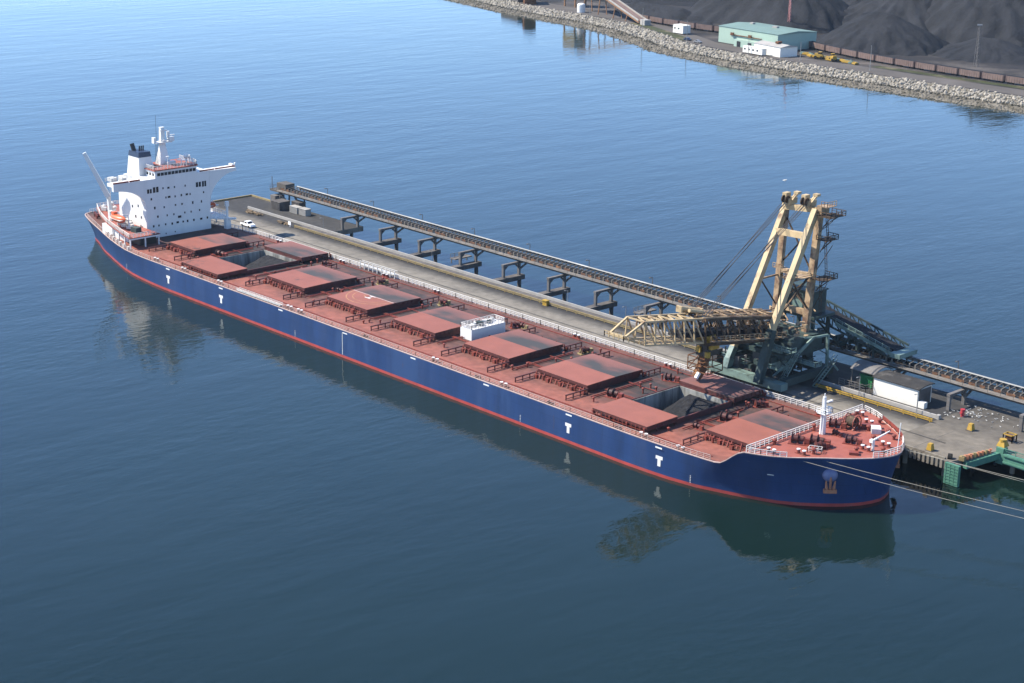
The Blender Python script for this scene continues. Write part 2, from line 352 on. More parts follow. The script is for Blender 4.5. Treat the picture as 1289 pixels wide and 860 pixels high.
WL = [(-1500, 800), (-700, 520), (-554, 490), (-505, 477), (-464, 469), (-428, 464.5), (-393, 456), (-350, 436), (-323, 422), (-307, 418.5), (-266, 411), (-234, 409.5), (-205, 409.5),
      (-176, 408.5), (-141, 408), (-94, 408.5), (0, 411), (200, 418), (700, 460), (2500, 700)]
def offs(poly, d):
    out = []
    for i, p_ in enumerate(poly):
        a = Vector(poly[max(0, i - 1)]); b = Vector(poly[min(len(poly) - 1, i + 1)]); t = (b - a).normalized()
        out.append((p_[0] - t.y * d, p_[1] + t.x * d))
    return out
def resample(poly, step, x0, x1):
    out = []
    for a, b in zip(poly, poly[1:]):
        a = Vector(a); b = Vector(b); n = max(1, int((b - a).length / step))
        for k in range(n):
            q = a.lerp(b, k / n)
            if x0 <= q.x <= x1: out.append(q)
    return out
def strip(name, poly, d0, d1, z0, z1, m, kind='structure'):
    a, b = offs(poly, d0), offs(poly, d1); mb = MB(); n = len(a)
    mb.add([(x, y, z0) for x, y in a] + [(x, y, z1) for x, y in b], [(i, i + 1, n + i + 1, n + i) for i in range(n - 1)])
    return tag(mb.build(name, m), kind=kind)
strip('shore_bank', WL, -6, 23, -1.6, 3.5, M['rockd'])
land = MB(); back = [(4500, 5000), (-4500, 5000)]
lp = offs(WL, 23); land.add([(x, y, 3.5) for x, y in lp] + [(x, y, 3.5) for x, y in back], [tuple(range(len(lp) + 2))])
tag(land.build('coal_yard_ground', M['yard']), kind='structure')
strip('shore_road', WL, 25, 40, 3.52, 3.52, M['road'])
VERGE = [p_ for p_ in WL if -225 <= p_[0] <= 700]
strip('grass_verge', VERGE, 42, 48.5, 3.55, 3.55, M['grass'])
VG2 = [(-402, 460), (-380, 450.5), (-350, 436), (-335, 428)]
strip('grass_bank', VG2, 24, 31, 3.55, 3.55, M['grass'])

def rock_mesh(name, m, d0, d1, zf, size, step, seed, x0=-720, x1=110):
    r = random.Random(seed); mb = MB()
    ico = bmesh.new(); bmesh.ops.create_icosphere(ico, subdivisions=1, radius=1)
    iv = [v.co.copy() for v in ico.verts]; iff = [tuple(v.index for v in f.verts) for f in ico.faces]; ico.free()
    base = resample(WL, step, x0, x1); nrm = []
    for i, q in enumerate(base):
        a = base[max(0, i - 2)]; b = base[min(len(base) - 1, i + 2)]; t = (b - a).normalized(); nrm.append(Vector((-t.y, t.x)))
    for q, nn in zip(base, nrm):
        d = d0
        while d < d1:
            dd = d + r.uniform(-.5, .5) * step; p_ = q + nn * dd + Vector((r.uniform(-.6, .6) * step, 0))
            s = size * r.choice((r.uniform(.4, .9), r.uniform(.8, 1.5))); sc = Vector((r.uniform(.8, 1.3), r.uniform(.8, 1.3), r.uniform(.6, 1.0))) * s
            Q = Matrix.Rotation(r.uniform(0, 6.28), 3, 'Z') @ Matrix.Rotation(r.uniform(0, 1.2), 3, 'X')
            mb.add([Vector((p_.x, p_.y, zf(dd) + r.uniform(-.2, .35) * size)) + Q @ Vector((v.x * sc.x * r.uniform(.85, 1.15), v.y * sc.y, v.z * sc.z)) for v in iv], iff)
            d += step * r.uniform(.8, 1.15)
    return tag(mb.build(name, m, recalc=False), kind='stuff')
bank = lambda d: -1.6 + 5.1 * (d + 6) / 29
tag(rock_mesh('shoreline_rocks', M['rockd'], -2, 10.5, lambda d: bank(d) - .1, .62, 1.4, 3), 'weedy grey brown rocks along the waterline of the far shore', 'rocks')
tag(rock_mesh('armour_rocks', M['rockw'], 11.8, 22.5, lambda d: bank(d) + .1, .72, 1.4, 4), 'pale boulders of the upper bank along the far shore', 'rocks')

M['rockweed'] = mat('wet_weed_rock', (.035, .034, .026), .8, var=.4, scale=.3)
tag(rock_mesh('weed_rocks', M['rockweed'], 10.0, 11.6, lambda d: bank(d) - .05, .5, 1.0, 9), 'dark weedy rocks of the tide line along the far shore', 'rocks')
# coal stockpiles across the water
def pile(x, y, rx, ry, h, label, seed, rot=0, n=72, sharp=.05):
    r = random.Random(seed); off = Vector((r.uniform(0, 90), r.uniform(0, 90), 0)); mb = MB(); V = []; ca, sa = math.cos(rot), math.sin(rot)
    for j in range(n + 1):
        for i in range(n + 1):
            u = -1.1 + 2.2 * i / n; v = -1.1 + 2.2 * j / n
            if rx > ry: uu = max(0, abs(u) * rx - (rx - ry)) / ry; d = math.hypot(uu, v)
            else: vv = max(0, abs(v) * ry - (ry - rx)) / rx; d = math.hypot(u, vv)
            wob = mnoise.noise(Vector((u * 2.2, v * 2.2, 0)) + off) * .16 + mnoise.noise(Vector((u * 7, v * 7, 0)) + off) * .045
            a = math.atan2(v, u); d2 = d + wob * (.3 + d) + .03 * math.sin(a * 23 + 3 * wob * 9) * d
            z = h * max(-.06, 1 - math.sqrt(d2 * d2 + sharp * sharp) + sharp * .5)
            z += h * .02 * mnoise.noise(Vector((u * 15, v * 15, 3)) + off)
            X, Y = u * rx, v * ry
            V.append((x + X * ca - Y * sa, y + X * sa + Y * ca, 3.4 + z))
    F = [(j * (n + 1) + i, j * (n + 1) + i + 1, (j + 1) * (n + 1) + i + 1, (j + 1) * (n + 1) + i) for j in range(n) for i in range(n)]
    mb.add(V, F)
    return tag(mb.build('coal_pile', M['coalshore'], smooth=True), label, 'coal pile', 'coal stockpiles on the far shore')
pile(-247, 520, 38, 34, 18, 'dark conical coal pile just right of the mint green warehouse', 1)
pile(-276, 588, 46, 42, 29, 'left hand summit of the wide coal ridge behind the front cone', 2)
pile(-228, 600, 58, 50, 40, 'tallest coal pile, its summit cut by the top of the photo', 12)
pile(-190, 533, 30, 25, 9.5, 'low coal pile in front of the tall light pole', 3)
pile(-352, 562, 62, 44, 30, 'big coal pile rising behind the mint green warehouse roof', 4, rot=-.1)
pile(-318, 660, 38, 38, 19, 'pale grey coal cone between the two biggest piles, right one of a pair', 5)
pile(-352, 672, 40, 36, 20, 'pale grey coal cone between the two biggest piles, left one of a pair', 6)
pile(-208, 618, 42, 36, 15, 'coal pile at the right edge of the photo behind the light pole', 7)
pile(-228, 685, 50, 36, 18, 'far coal pile at the top right corner of the yard', 8)
pile(-455, 590, 60, 24, 9, 'long low coal bank at the far left of the yard', 9, rot=.5)
pile(-412, 528, 34, 14, 6, 'low coal bank behind the left end of the train', 10, rot=-.1)
pile(-480, 640, 70, 30, 13, 'long coal bank at the back of the yard behind the rusty conveyor', 11, rot=.6)

# ------------------------------------------------------------------ wharf
q = MB()
outline = [(-151, 22.6), (124.4, 22.6), (126.9, 34), (230, 34), (230, 60.5), (71, 56.5), (71, 44.2), (-97, 44.2), (-97, 55), (-151, 53.6)]
def slab(poly, z0, z1, mtop, mside):
    mb = MB(); n = len(poly)
    mb.cur = 0; mb.add([(x, y, z1) for x, y in poly], [tuple(range(n))])
    mb.cur = 1; mb.add([(x, y, z0) for x, y in poly] + [(x, y, z1) for x, y in poly], [tuple(range(n))[::-1]] + [(k, (k + 1) % n, n + (k + 1) % n, n + k) for k in range(n)])
    return mb
# main deck in convex pieces so the top triangulates cleanly
QS = [([(-151, 22.6), (-97, 22.6), (-97, 55), (-151, 53.6)], 0), ([(-97, 22.6), (71, 22.6), (71, 44.2), (-97, 44.2)], 0),
      ([(71, 22.6), (109, 22.6), (109, 57.8), (71, 56.5)], 0), ([(109, 22.6), (124.4, 22.6), (126.9, 34), (230, 34), (230, 60.5), (109, 57.8)], 1)]
top = MB()
for poly, k in QS:
    top.cur = k; n = len(poly); top.add([(x, y, 4.0) for x, y in poly], [tuple(range(n))])
top.cur = 2
n = len(outline); top.add([(x, y, 2.6) for x, y in outline] + [(x, y, 4.0) for x, y in outline], [(k, (k + 1) % n, n + (k + 1) % n, n + k) for k in range(n)])
for poly, k in QS:
    n = len(poly); top.add([(x, y, 2.6) for x, y in poly], [tuple(range(n))[::-1]])
wharf = top.build('wharf_deck', [M['quay'], M['quayend'], M['concrete']], recalc=False)
# keep object space equal to world space (the surface bands are set out in y)
def world_space(o):
    l = o.location.copy(); o.data.transform(Matrix.Translation(l)); o.location = (0, 0, 0); o['_o'] = (0, 0, 0); return o
world_space(wharf); tag(wharf, kind='structure')
for x in list(range(-148, 126, 9)):
    for y in (24.2, 34, 42.8):
        if y > 25 and not (x > 100 or x < -90 or y > 40): continue
        MB().tube((x, y, -4), (x, y, 2.6), .5, 10).build('pile', M['concrete'], wharf)
for x in range(130, 200, 10):
    for y in (35.5, 47): MB().tube((x, y, -4), (x, y, 2.6), .5, 10).build('pile', M['concrete'], wharf)
for x in (75, 88, 101, 114, -145, -130, -115, -100):
    MB().tube((x, 53, -4), (x, 53, 2.6), .5, 10).build('pile', M['concrete'], wharf)
kb = MB()
kb.box(-151, -150.5, 22.7, 53.4, 4.0, 4.45)
kb.box(-150.4, -139, 53.0, 53.5, 4.0, 4.45)
kb.build('kerb', M['yellowd'], wharf)
kb = MB().box(96, 122.8, 22.65, 23.05, 4.0, 4.3); kb.build('kerb', M['concrete'], wharf)
kr = MB()
for y in (30.0, 30.35): kr.box(-140, 118, y, y + .08, 4.0, 4.05)
kr.build('crane_rail', M['black'], wharf)
for x in list(range(-140, 60, 25)) + [85, 100, 115]:
    MB().box(x, x + .12, 22.9, 38, 4.0, 4.006).build('slab_joint', M['concd'], wharf)
# timber fender fence face of the wharf beyond the bow
ff = MB()
for k in range(20): ff.box(104 + k * 1.0, 104.55 + k * 1.0, 22.3, 22.58, 2.2, 3.9)
ff.build('face_fender', M['concrete'], wharf)

# trestles carrying the conveyor
def trestle(x, label, bracket=False):
    t = thing('conveyor_trestle', (x, 50.5, 0), label, 'trestle', 'trestles under the belt conveyor')
    onq = x > 71 or x < -97 + .5
    if not onq:
        MB().box(x - 1.0, x + 1.0, 44.25, 54.6, 2.7, 3.9).build('cap_beam', M['concd'], t)
        for y in (46.2, 53.5): MB().tube((x, y, -4), (x, y, 2.7), .55, 10).build('pile', M['concd'], t)
        if bracket: MB().box(x - 3.2, x - 1.02, 46.8, 52.8, 5.2, 5.5).bar((x - 2.8, 47, 4), (x - 2.8, 47, 5.2), .25).bar((x - 2.8, 52.5, 3.9), (x - 2.8, 52.5, 5.2), .25).rail([(x - 3.1, 46.9, 5.5), (x - 3.1, 52.7, 5.5)], 1, 1.5).build('landing', M['leg'], t)
    z0 = 3.9 if not onq else 4.0
    for y in (47.7, 53.3): MB().box(x - .35, x + .35, y - .3, y + .3, z0, 7.0).build('leg', M['leg'], t)
    cb = MB().box(x - .42, x + .42, 47.3, 57.6, 7.0, 7.55)
    for y, s_ in ((47.7, 1), (53.3, -1)): cb.bar((x, y + .2 * s_, 6.0), (x, y + 1.5 * s_, 7.1), .4, .4)
    cb.bar((x, 53.5, 5.4), (x, 57.2, 7.05), .4, .4)
    cb.build('cross_beam', M['leg'], t)
TX = [-97.5, -80, -63, -46, -29, -12, 4.7, 21.5, 38.5, 55.5, 90.5, 107, 124, 141]
for i, x in enumerate(TX):
    trestle(x, f'grey conveyor trestle, {ORD[i]} from the conveyor head near the superstructure', i in (3, 7))

# ------------------------------------------------------------------ belt conveyor gallery
cv = thing('belt_conveyor', (-10, 55.5, 7.55), 'long elevated coal conveyor running behind the whole wharf on grey trestles', 'conveyor')
X0, X1 = -136, 230
g = MB(); g.box(X0, X1, 53.0, 53.35, 7.6, 8.25).box(X0, X1, 57.7, 58.05, 7.6, 8.25)
for k in range(int((X1 - X0) / 6)): g.box(X0 + k * 6, X0 + k * 6 + .25, 53.36, 57.69, 7.65, 7.9)
g.build('girder', M['gallery'], cv)
MB().box(X0, X1, 52.2, 53.9, 8.26, 8.36).build('walkway', M['gallerylt'], cv)
MB().box(X0, X1, 54.3, 57.4, 8.3, 8.5).build('belt', M['coal'], cv)
far_ = MB()
for k in range(int((X1 - X0) / 1.5)):
    x = X0 + .4 + k * 1.5
    near_ = -6 < x < 144
    ca = MB() if near_ else far_
    ca.box(x, x + .28, 54.0, 54.25, 8.3, 9.25).box(x, x + .2, 57.3, 57.55, 8.51, 9.6); ca.bar((x + .14, 54.12, 9.2), (x + .1, 57.4, 9.62), .12)
    if near_: ca.build('hood_frame', M['gallerylt'], cv)
tag(far_.build('hood_frame', M['gallerylt'], cv), kind='stuff')
bl = MB()
for k in range(int((X1 - X0) / 3)):
    x = X0 + k * 3 + rng.uniform(-.4, .4)
    if rng.random() < .75: bl.box(x, x + rng.uniform(1.2, 2.2), 53.93, 53.97, 8.4, 8.95)
bl.build_each('side_board', M['rust'], cv)
hd = MB()
pr_ = [(56.95, 9.72), (57.1, 9.84), (57.3, 9.86), (57.8, 9.66), (57.8, 8.7), (57.72, 8.7), (57.72, 9.6), (57.3, 9.80), (57.1, 9.77), (56.95, 9.66)]
hd.add([(X0 + 4, y, z) for y, z in pr_] + [(X1, y, z) for y, z in pr_], [(k, (k + 1) % 10, 10 + (k + 1) % 10, 10 + k) for k in range(10)])
hd.build('hood', M['roofgrey'], cv)
hr = MB().rail([(X0, 52.25, 8.36), (X1, 52.25, 8.36)], 1.0, 3, .03, 2); hr.build('handrail', M['gallery'], cv)
for k in range(13):
    x = -118 + k * 22
    MB().bar((x, 58.1, 8.2), (x, 58.1, 11.3), .12).bar((x, 58.1, 11.25), (x, 57.4, 11.4), .12).cbox((x, 57.2, 11.35), (.35, .5, .18)).build('lamp_post', M['gallery'], cv)
# head end: drive house and down chute
MB().box(-140.5, -135, 53, 58.5, 7.6, 8.2).box(-138.5, -134, 54.2, 57.6, 8.5, 10.2).bar((-139.8, 53.4, 8.2), (-139.8, 53.4, 12), .15).rail([(-140.4, 53, 8.2), (-140.4, 58.4, 8.2)], 1.0, 1.5, .04, 2).build('head_drive', M['gallery'], cv)
MB().bar((-137, 53.6, 4), (-135.5, 53.6, 7.6), .4).bar((-131, 53.6, 4), (-136, 53.6, 7.6), .4).bar((-137, 57.5, 2), (-136.5, 57.5, 7.6), .4).bar((-128.5, 53.6, 7.5), (-124.5, 53.6, 4), .45).bar((-128.5, 57, 7.5), (-124.5, 54.5, 4), .45).box(-139, -136.4, 52, 55.5, 4.0, 6.6).build('head_support', M['leg'], cv)

# ------------------------------------------------------------------ the ship: hull sections
def interp(tab, x):
    for (a, va), (b, vb) in zip(tab, tab[1:]):
        if a <= x <= b:
            t = (x - a) / (b - a); return va + (vb - va) * t
    return tab[0][1] if x < tab[0][0] else tab[-1][1]
def smoothtab(tab):
    """Catmull-Rom sampling of a table"""
    out = []
    for i in range(len(tab) - 1):
        p0 = tab[max(0, i - 1)]; p1 = tab[i]; p2 = tab[i + 1]; p3 = tab[min(len(tab) - 1, i + 2)]
        for k in range(6):
            t = k / 6; x = p1[0] + (p2[0] - p1[0]) * t
            m1 = (p2[1] - p0[1]) / max(1e-6, p2[0] - p0[0]) * (p2[0] - p1[0]); m2 = (p3[1] - p1[1]) / max(1e-6, p3[0] - p1[0]) * (p2[0] - p1[0])
            y = (2 * t ** 3 - 3 * t * t + 1) * p1[1] + (t ** 3 - 2 * t * t + t) * m1 + (-2 * t ** 3 + 3 * t * t) * p2[1] + (t ** 3 - t * t) * m2
            out.append((x, y))
    return out + [tab[-1]]
# half breadth: deck and waterline; centre line drift
DK = smoothtab([(-152.6, 2.4), (-151.6, 5.0), (-148, 6.9), (-140, 9.6), (-132, 12.0), (-120, 15.6), (-108, 18.4), (-98, 19.25), (-88, 19.35), (80, 19.35), (92, 19.35), (99, 19.0), (104.9, 18.4), (109, 17.0), (112.4, 14.9), (116.6, 11.4), (119.2, 9.1), (121.1, 7.0), (122.7, 4.9), (123.7, 3.0), (124.3, 1.4), (124.5, .2)])
LW = smoothtab([(-149.5, 1.2), (-148, 4.2), (-140.5, 7.2), (-132.5, 10.4), (-126, 12.4), (-120, 14.2), (-107, 17.6), (-92, 19.2), (-85, 19.35), (80, 19.35), (92, 18.9), (98.6, 17.3), (103.5, 15.9), (108.4, 14.4), (113.8, 11.9), (117.9, 8.2), (119.6, 5.9), (120.8, 3.6), (121.4, 1.6), (121.6, .2)])
CL = [(-153, .65), (80, .65), (100, 1.4), (104.9, 1.6), (112.4, 2.2), (117, 3.3), (121, 3.7), (125, 3.8)]
def ztop(x): return 6.5 if x < 99.5 else (10.0 if x > 105.5 else 6.5 + 3.5 * (lambda t: t * t * (3 - 2 * t))((x - 99.5) / 6))
XA, XB = -152.6, 124.5
def hull_pt(t, zf, side):
    """t = 0..1 along the length at deck level; zf 0 keel .. 1 deck edge"""
    xd = XA + (XB - XA) * t; xw = max(-149.5, min(121.6, -149.5 + (121.6 + 149.5) * (xd - XA) / (XB - XA)))
    # stem/stern profile: x shifts between wl and deck only near the ends
    zt = ztop(xd); z = -3 + (zt + 3) * zf
    f = max(0, min(1, z / zt)); f = f ** 1.5
    k = 1 if xd > 85 or xd < -85 else 0
    x = xw + (xd - xw) * f
    yd, yw = interp(DK, xd), interp(LW, xw)
    hb = yw + (yd - yw) * f
    return (x, interp(CL, xd) + side * hb, z)
ts = []
x = XA
while x < XB:
    ts.append((x - XA) / (XB - XA)); x += .7 if (x < -146 or x > 116) else (1.2 if (x > 96 or x < -120) else 6)
ts.append(1)
zfs = [0, .30, .334, .40, .5, .6, .7, .8, .9, 1]
def zf_of(z, zt): return (z + 3) / (zt + 3)
hull = MB()
cols = []
for t in ts:
    zt = ztop(XA + (XB - XA) * t)
    zl = [-3, -.5, .62] + [.62 + (zt - .62) * k / 8 for k in range(1, 9)]
    cols.append([zf_of(z, zt) for z in zl])
NZ = len(cols[0])
for side in (-1, 1):
    V = [hull_pt(t, c, side) for t, cc in zip(ts, cols) for c in cc]
    Fb = [(i * NZ + j, (i + 1) * NZ + j, (i + 1) * NZ + j + 1, i * NZ + j + 1) for i in range(len(ts) - 1) for j in range(NZ - 1)]
    o = len(hull.v); hull.v += V
    for f in Fb:
        hull.f.append(tuple(o + k for k in f)); hull.mi.append(1 if (f[0] % NZ) < 2 else 0)
n2 = len(ts) * NZ
for end in (0, len(ts) - 1):   # close stem and transom
    for j in range(NZ - 1):
        a = end * NZ + j; hull.f.append((a, a + 1, n2 + a + 1, n2 + a)); hull.mi.append(1 if j < 2 else 0)
ship = thing('bulk_carrier', (-14, .65, 0), 'long blue hulled bulk carrier with red deck, white superstructure and nine hatches along the wharf', 'ship')
hullo = hull.build('hull', [M['blue'], M['boot']], ship, smooth=True)
def hullside(x, z):
    """starboard hull surface point and outward direction near given x and z"""
    best = None
    for k in range(2001):
        t = k / 2000; zt = ztop(XA + (XB - XA) * t); P = hull_pt(t, zf_of(z, zt), -1)
        if best is None or abs(P[0] - x) < abs(best[0][0] - x): best = (P, t)
    t = best[1]; zt = ztop(XA + (XB - XA) * t)
    Q = hull_pt(min(1, t + .002), zf_of(z, zt), -1); d = Vector(Q) - Vector(best[0]); d.z = 0; d.normalize()
    return Vector(best[0]), Vector((d.y, -d.x, 0)), d
# deck plating, with the two open holds cut out
HX = {}
hatch_x = [(-101.8, -89.8), (-82.2, -65.6), (-57.0, -41.5), (-32.2, -16.8), (-7.1, 7.7), (17.6, 32.2), (41.3, 56.0), (66.3, 81.0), (89.4, 101.4)]
openh = {1: (-81.2, -66.6), 7: (67.2, 80.2)}
YS, YP = -6.9, 8.7
dk = MB()
xs_ = sorted(set([XA + (XB - XA) * t for t in ts] + [v for o in openh.values() for v in o] + [104.0]))
def dy(x, s, zlev=6.5):
    t = (x - XA) / (XB - XA); zt = ztop(x); return hull_pt(t, min(1, zf_of(zlev, zt)), s)
for a, b in zip(xs_, xs_[1:]):
    if b > 104.01: break
    A0, A1, B0, B1 = dy(a, -1), dy(a, 1), dy(b, -1), dy(b, 1)
    isopen = any(a >= o[0] - .01 and b <= o[1] + .01 for o in openh.values())
    if isopen:
        for y0a, y1a, y0b, y1b in ((A0[1], YS, B0[1], YS), (YP, A1[1], YP, B1[1])):
            dk.add([(A0[0], y0a, 6.47), (B0[0], y0b, 6.47), (B0[0], y1b, 6.47), (A0[0], y1a, 6.47)], [(0, 1, 2, 3)])
    else: dk.add([(A0[0], A0[1], 6.47), (B0[0], B0[1], 6.47), (B1[0], B1[1], 6.47), (A1[0], A1[1], 6.47)], [(0, 1, 2, 3)])
deck = dk.build('main_deck', M['deck'], ship)
fcd = MB(); pts = [(104.0, None)]
fx = [x for x in xs_ if x > 104.3]
FL = [hull_pt((x - XA) / (XB - XA), zf_of(9.97, ztop(x)) if ztop(x) > 9.97 else 1, -1) for x in fx]; FR = [hull_pt((x - XA) / (XB - XA), zf_of(9.97, ztop(x)) if ztop(x) > 9.97 else 1, 1) for x in fx]
for i in range(len(fx) - 1):
    fcd.add([(FL[i][0], FL[i][1], 9.97), (FL[i + 1][0], FL[i + 1][1], 9.97), (FR[i + 1][0], FR[i + 1][1], 9.97), (FR[i][0], FR[i][1], 9.97)], [(0, 1, 2, 3)])
fcd.build('forecastle_deck', M['fcdeck'], ship)
fxx = FL[0][0]
MB().box(fxx - .12, fxx + .0, FL[0][1] + 1.6, FR[0][1] - 1.6, 6.47, 9.95).build('forecastle_bulkhead', M['redside'], ship)
# gunwale strip
for s_ in (-1, 1):
    gw = MB(); prev = None
    for t in ts:
        x = XA + (XB - XA) * t; P = Vector(hull_pt(t, 1, s_))
        if prev is not None: gw.bar(prev + Vector((0, -s_ * .12, .06)), P + Vector((0, -s_ * .12, .06)), .26, .16)
        prev = P
    gw.build('gunwale', M['railpink'], ship)
# railings: main deck both sides, forecastle
def edge(x, s_, inset=.35):
    t = (x - XA) / (XB - XA); P = hull_pt(t, 1, s_); return (P[0], P[1] - s_ * inset, P[2])
xr = [-148 + k * 6 for k in range(42)]
MB().rail([edge(x, -1) for x in xr if x < 99], 1.05, 1.6, .045, 3).build('railing', M['railpink'], ship)
MB().rail([edge(x, 1) for x in xr if x < 99], 1.15, 1.5, .065, 3).build('railing', M['railw'], ship)
xf = [106 + k * 1.5 for k in range(8)]
MB().rail([edge(x, -1) for x in (106, 108, 110, 112)], 1.0, 1.4, .06, 3).build('railing', M['railw'], ship)
MB().rail([edge(x, 1) for x in (105.9, 107.5, 109.5, 111.5)], 1.1, 1.4, .06, 3).build('railing', M['railw'], ship)
bwp = [edge(x, 1, .1) for x in (111.5, 113.5, 115.5, 117.5, 119.5, 121)]
bw = MB()
for a, b in zip(bwp, bwp[1:]): bw.bar(Vector(a) + Vector((0, 0, .5)), Vector(b) + Vector((0, 0, .5)), .12, 1.0)
for a in bwp: bw.bar(Vector(a), Vector(a) + Vector((-.5, -.5, .9)), .15)
bw.build('bulwark', M['red'], ship)
MB().rail([edge(x, 1) for x in (121, 122.2, 123.2, 124.0)] + [edge(x, -1) for x in (123.6, 122.6)], 1.2, .9, .06, 3).build('railing', M['railw'], ship)
MB().rail([(fxx + .2, FL[0][1] + .6, 9.97), (fxx + .2, FR[0][1] - .6, 9.97)], 1.25, 1.3, .075, 3).build('railing', M['railw'], ship)
MB().rail([(-152, -2.6, 6.5), (-152, 4.2, 6.5)], 1.05, 1.2, .05, 3).build('railing', M['railw'], ship)

# hull marks
for x in (-85.2, -61, 62, 86.3):
    P, nrm, d = hullside(x, 3.2); o = nrm * .02
    tm = MB(); nv = -nrm * .0
    def flat(u0, u1, z0, z1, mb):
        mb.add([P + d * u0 + o + Vector((0, 0, z0 - P.z)), P + d * u1 + o + Vector((0, 0, z0 - P.z)), P + d * u1 + o + Vector((0, 0, z1 - P.z)), P + d * u0 + o + Vector((0, 0, z1 - P.z))], [(0, 1, 2, 3)])
    flat(-.85, .85, 3.5, 4.2, tm); flat(-.38, .38, 2.1, 3.5, tm)
    tm.build('tug_mark', M['white'], ship)
for x in (-85.2, -61, -35.8, -10.8, 13.5, 37.4, 62, 86.3):
    MB().add([(x - .85, -18.72, 5.8), (x + .85, -18.72, 5.8), (x + .85, -18.72, 6.12), (x - .85, -18.72, 6.12)], [(0, 1, 2, 3)]).build('frame_mark', M['white'], ship)
MB().box(-11.75, -11.6, -18.78, -18.70, .7, 6.0).build('draft_scale', M['whited'], ship)
for x in (-109, -30, 48, 93.6):
    P, nrm, d = hullside(x, 1.6); dm = MB()
    for k in range(5): dm.box(P.x - .1, P.x + .1, P.y - .03, P.y + .0, .75 + k * .32, .88 + k * .32)
    dm.build_each('draft_mark', M['whited'], ship)
P, nrm, d = hullside(109, 5.8)
MB().extrude([P + nrm * .02 - d * .6, P + nrm * .02 + d * .6, P + nrm * .02 + d * .6 + Vector((0, 0, .3)), P + nrm * .02 - d * .6 + Vector((0, 0, .3))], nrm * .02).build('nameplate', M['whited'], ship)

# anchors in their bolsters
def anchor(side):
    P, nrm, d = hullside(117.3, 6.4)
    if side > 0:
        cl = interp(CL, P.x); P = Vector((P.x, 2 * cl - P.y, P.z)); nrm = Vector((nrm.x, -nrm.y, 0)); d = Vector((d.x, -d.y, 0))
    Mx = Matrix((d, nrm, Vector((0, 0, 1)))).transposed()
    b = MB().ell(P + Vector((0, 0, .2)), (1.45, 1.15, 1.35), 18, 10, Mx).build('anchor_bolster', M['bell'], ship, smooth=True)
    a = MB(); c = P + nrm * 1.0 + Vector((0, 0, -1.3))
    a.bar(c + Vector((0, 0, 1.5)), c + Vector((0, 0, -.9)), .35)
    a.bar(c + d * -1.2 + Vector((0, 0, -1.3)), c + d * 1.2 + Vector((0, 0, -1.3)), .75, .65)
    for k in (-1, 1): a.bar(c + d * (.62 * k) + Vector((0, 0, -1.2)), c + d * (.85 * k) + nrm * .15 + Vector((0, 0, .75)), .5, .45, .18, .18)
    a.build('anchor', M['anchor'], ship)
anchor(-1); anchor(1)

# holds and coal
for hi, (a, b) in openh.items():
    h = MB(); z0, z1 = -2.2, 7.45
    h.box(a - .25, a, YS, YP, z0, z1); h.box(b, b + .25, YS, YP, z0, z1)
    h.box(a - .25, b + .25, YS - .25, YS - .0, z0, z1); h.box(a - .25, b + .25, YP, YP + .25, z0, z1)
    h.box(a, b, YS, YP, z0 - .2, z0)
    h.build('hold', M['holdwall'], ship)
    rim = MB()
    rim.box(a - .55, a - .26, YS - .55, YP + .55, 6.47, 7.6); rim.box(b + .26, b + .6, YS - .55, YP + .55, 6.47, 7.6)
    rim.box(a - .25, b + .25, YS - .55, YS - .26, 6.47, 7.6); rim.box(a - .25, b + .25, YP + .26, YP + .55, 6.47, 7.6)
    rim.build('hatch_coaming', M['redside'], ship)
    n = 40; V = []; cx_, cy_ = (a + b) / 2 + (1.6 if hi == 1 else 1.6), (2.6 if hi == 1 else 1.8)
    for j in range(n + 1):
        for i in range(n + 1):
            x = a + .02 + (b - a - .04) * i / n; y = YS + .02 + (YP - YS - .04) * j / n
            # a ridge-backed cone under the spout
            ex = max(0, (a + 4.2 + .16 * (YP - y)) - x); ey = max(0, abs(y - 6.0) - .6) * (.36 if y < 6 else .7)
            z = 7.35 - .85 * math.hypot(ex, ey)
            z = max(z, -1.5) + .22 * mnoise.noise(Vector((x * .6, y * .6, hi))) + .08 * mnoise.noise(Vector((x * 2, y * 2, hi)))
            V.append((x, y, z))
    MBc = MB(); MBc.add(V, [(j * (n + 1) + i, j * (n + 1) + i + 1, (j + 1) * (n + 1) + i + 1, (j + 1) * (n + 1) + i) for j in range(n) for i in range(n)])
    tag(MBc.build('coal_heap', M['coal'], smooth=True), 'black coal heap in the open hatch nearest the white superstructure' if hi == 1 else 'black coal heap in the open hatch below the loader spout', 'coal', 'coal heaps in the open hatches')

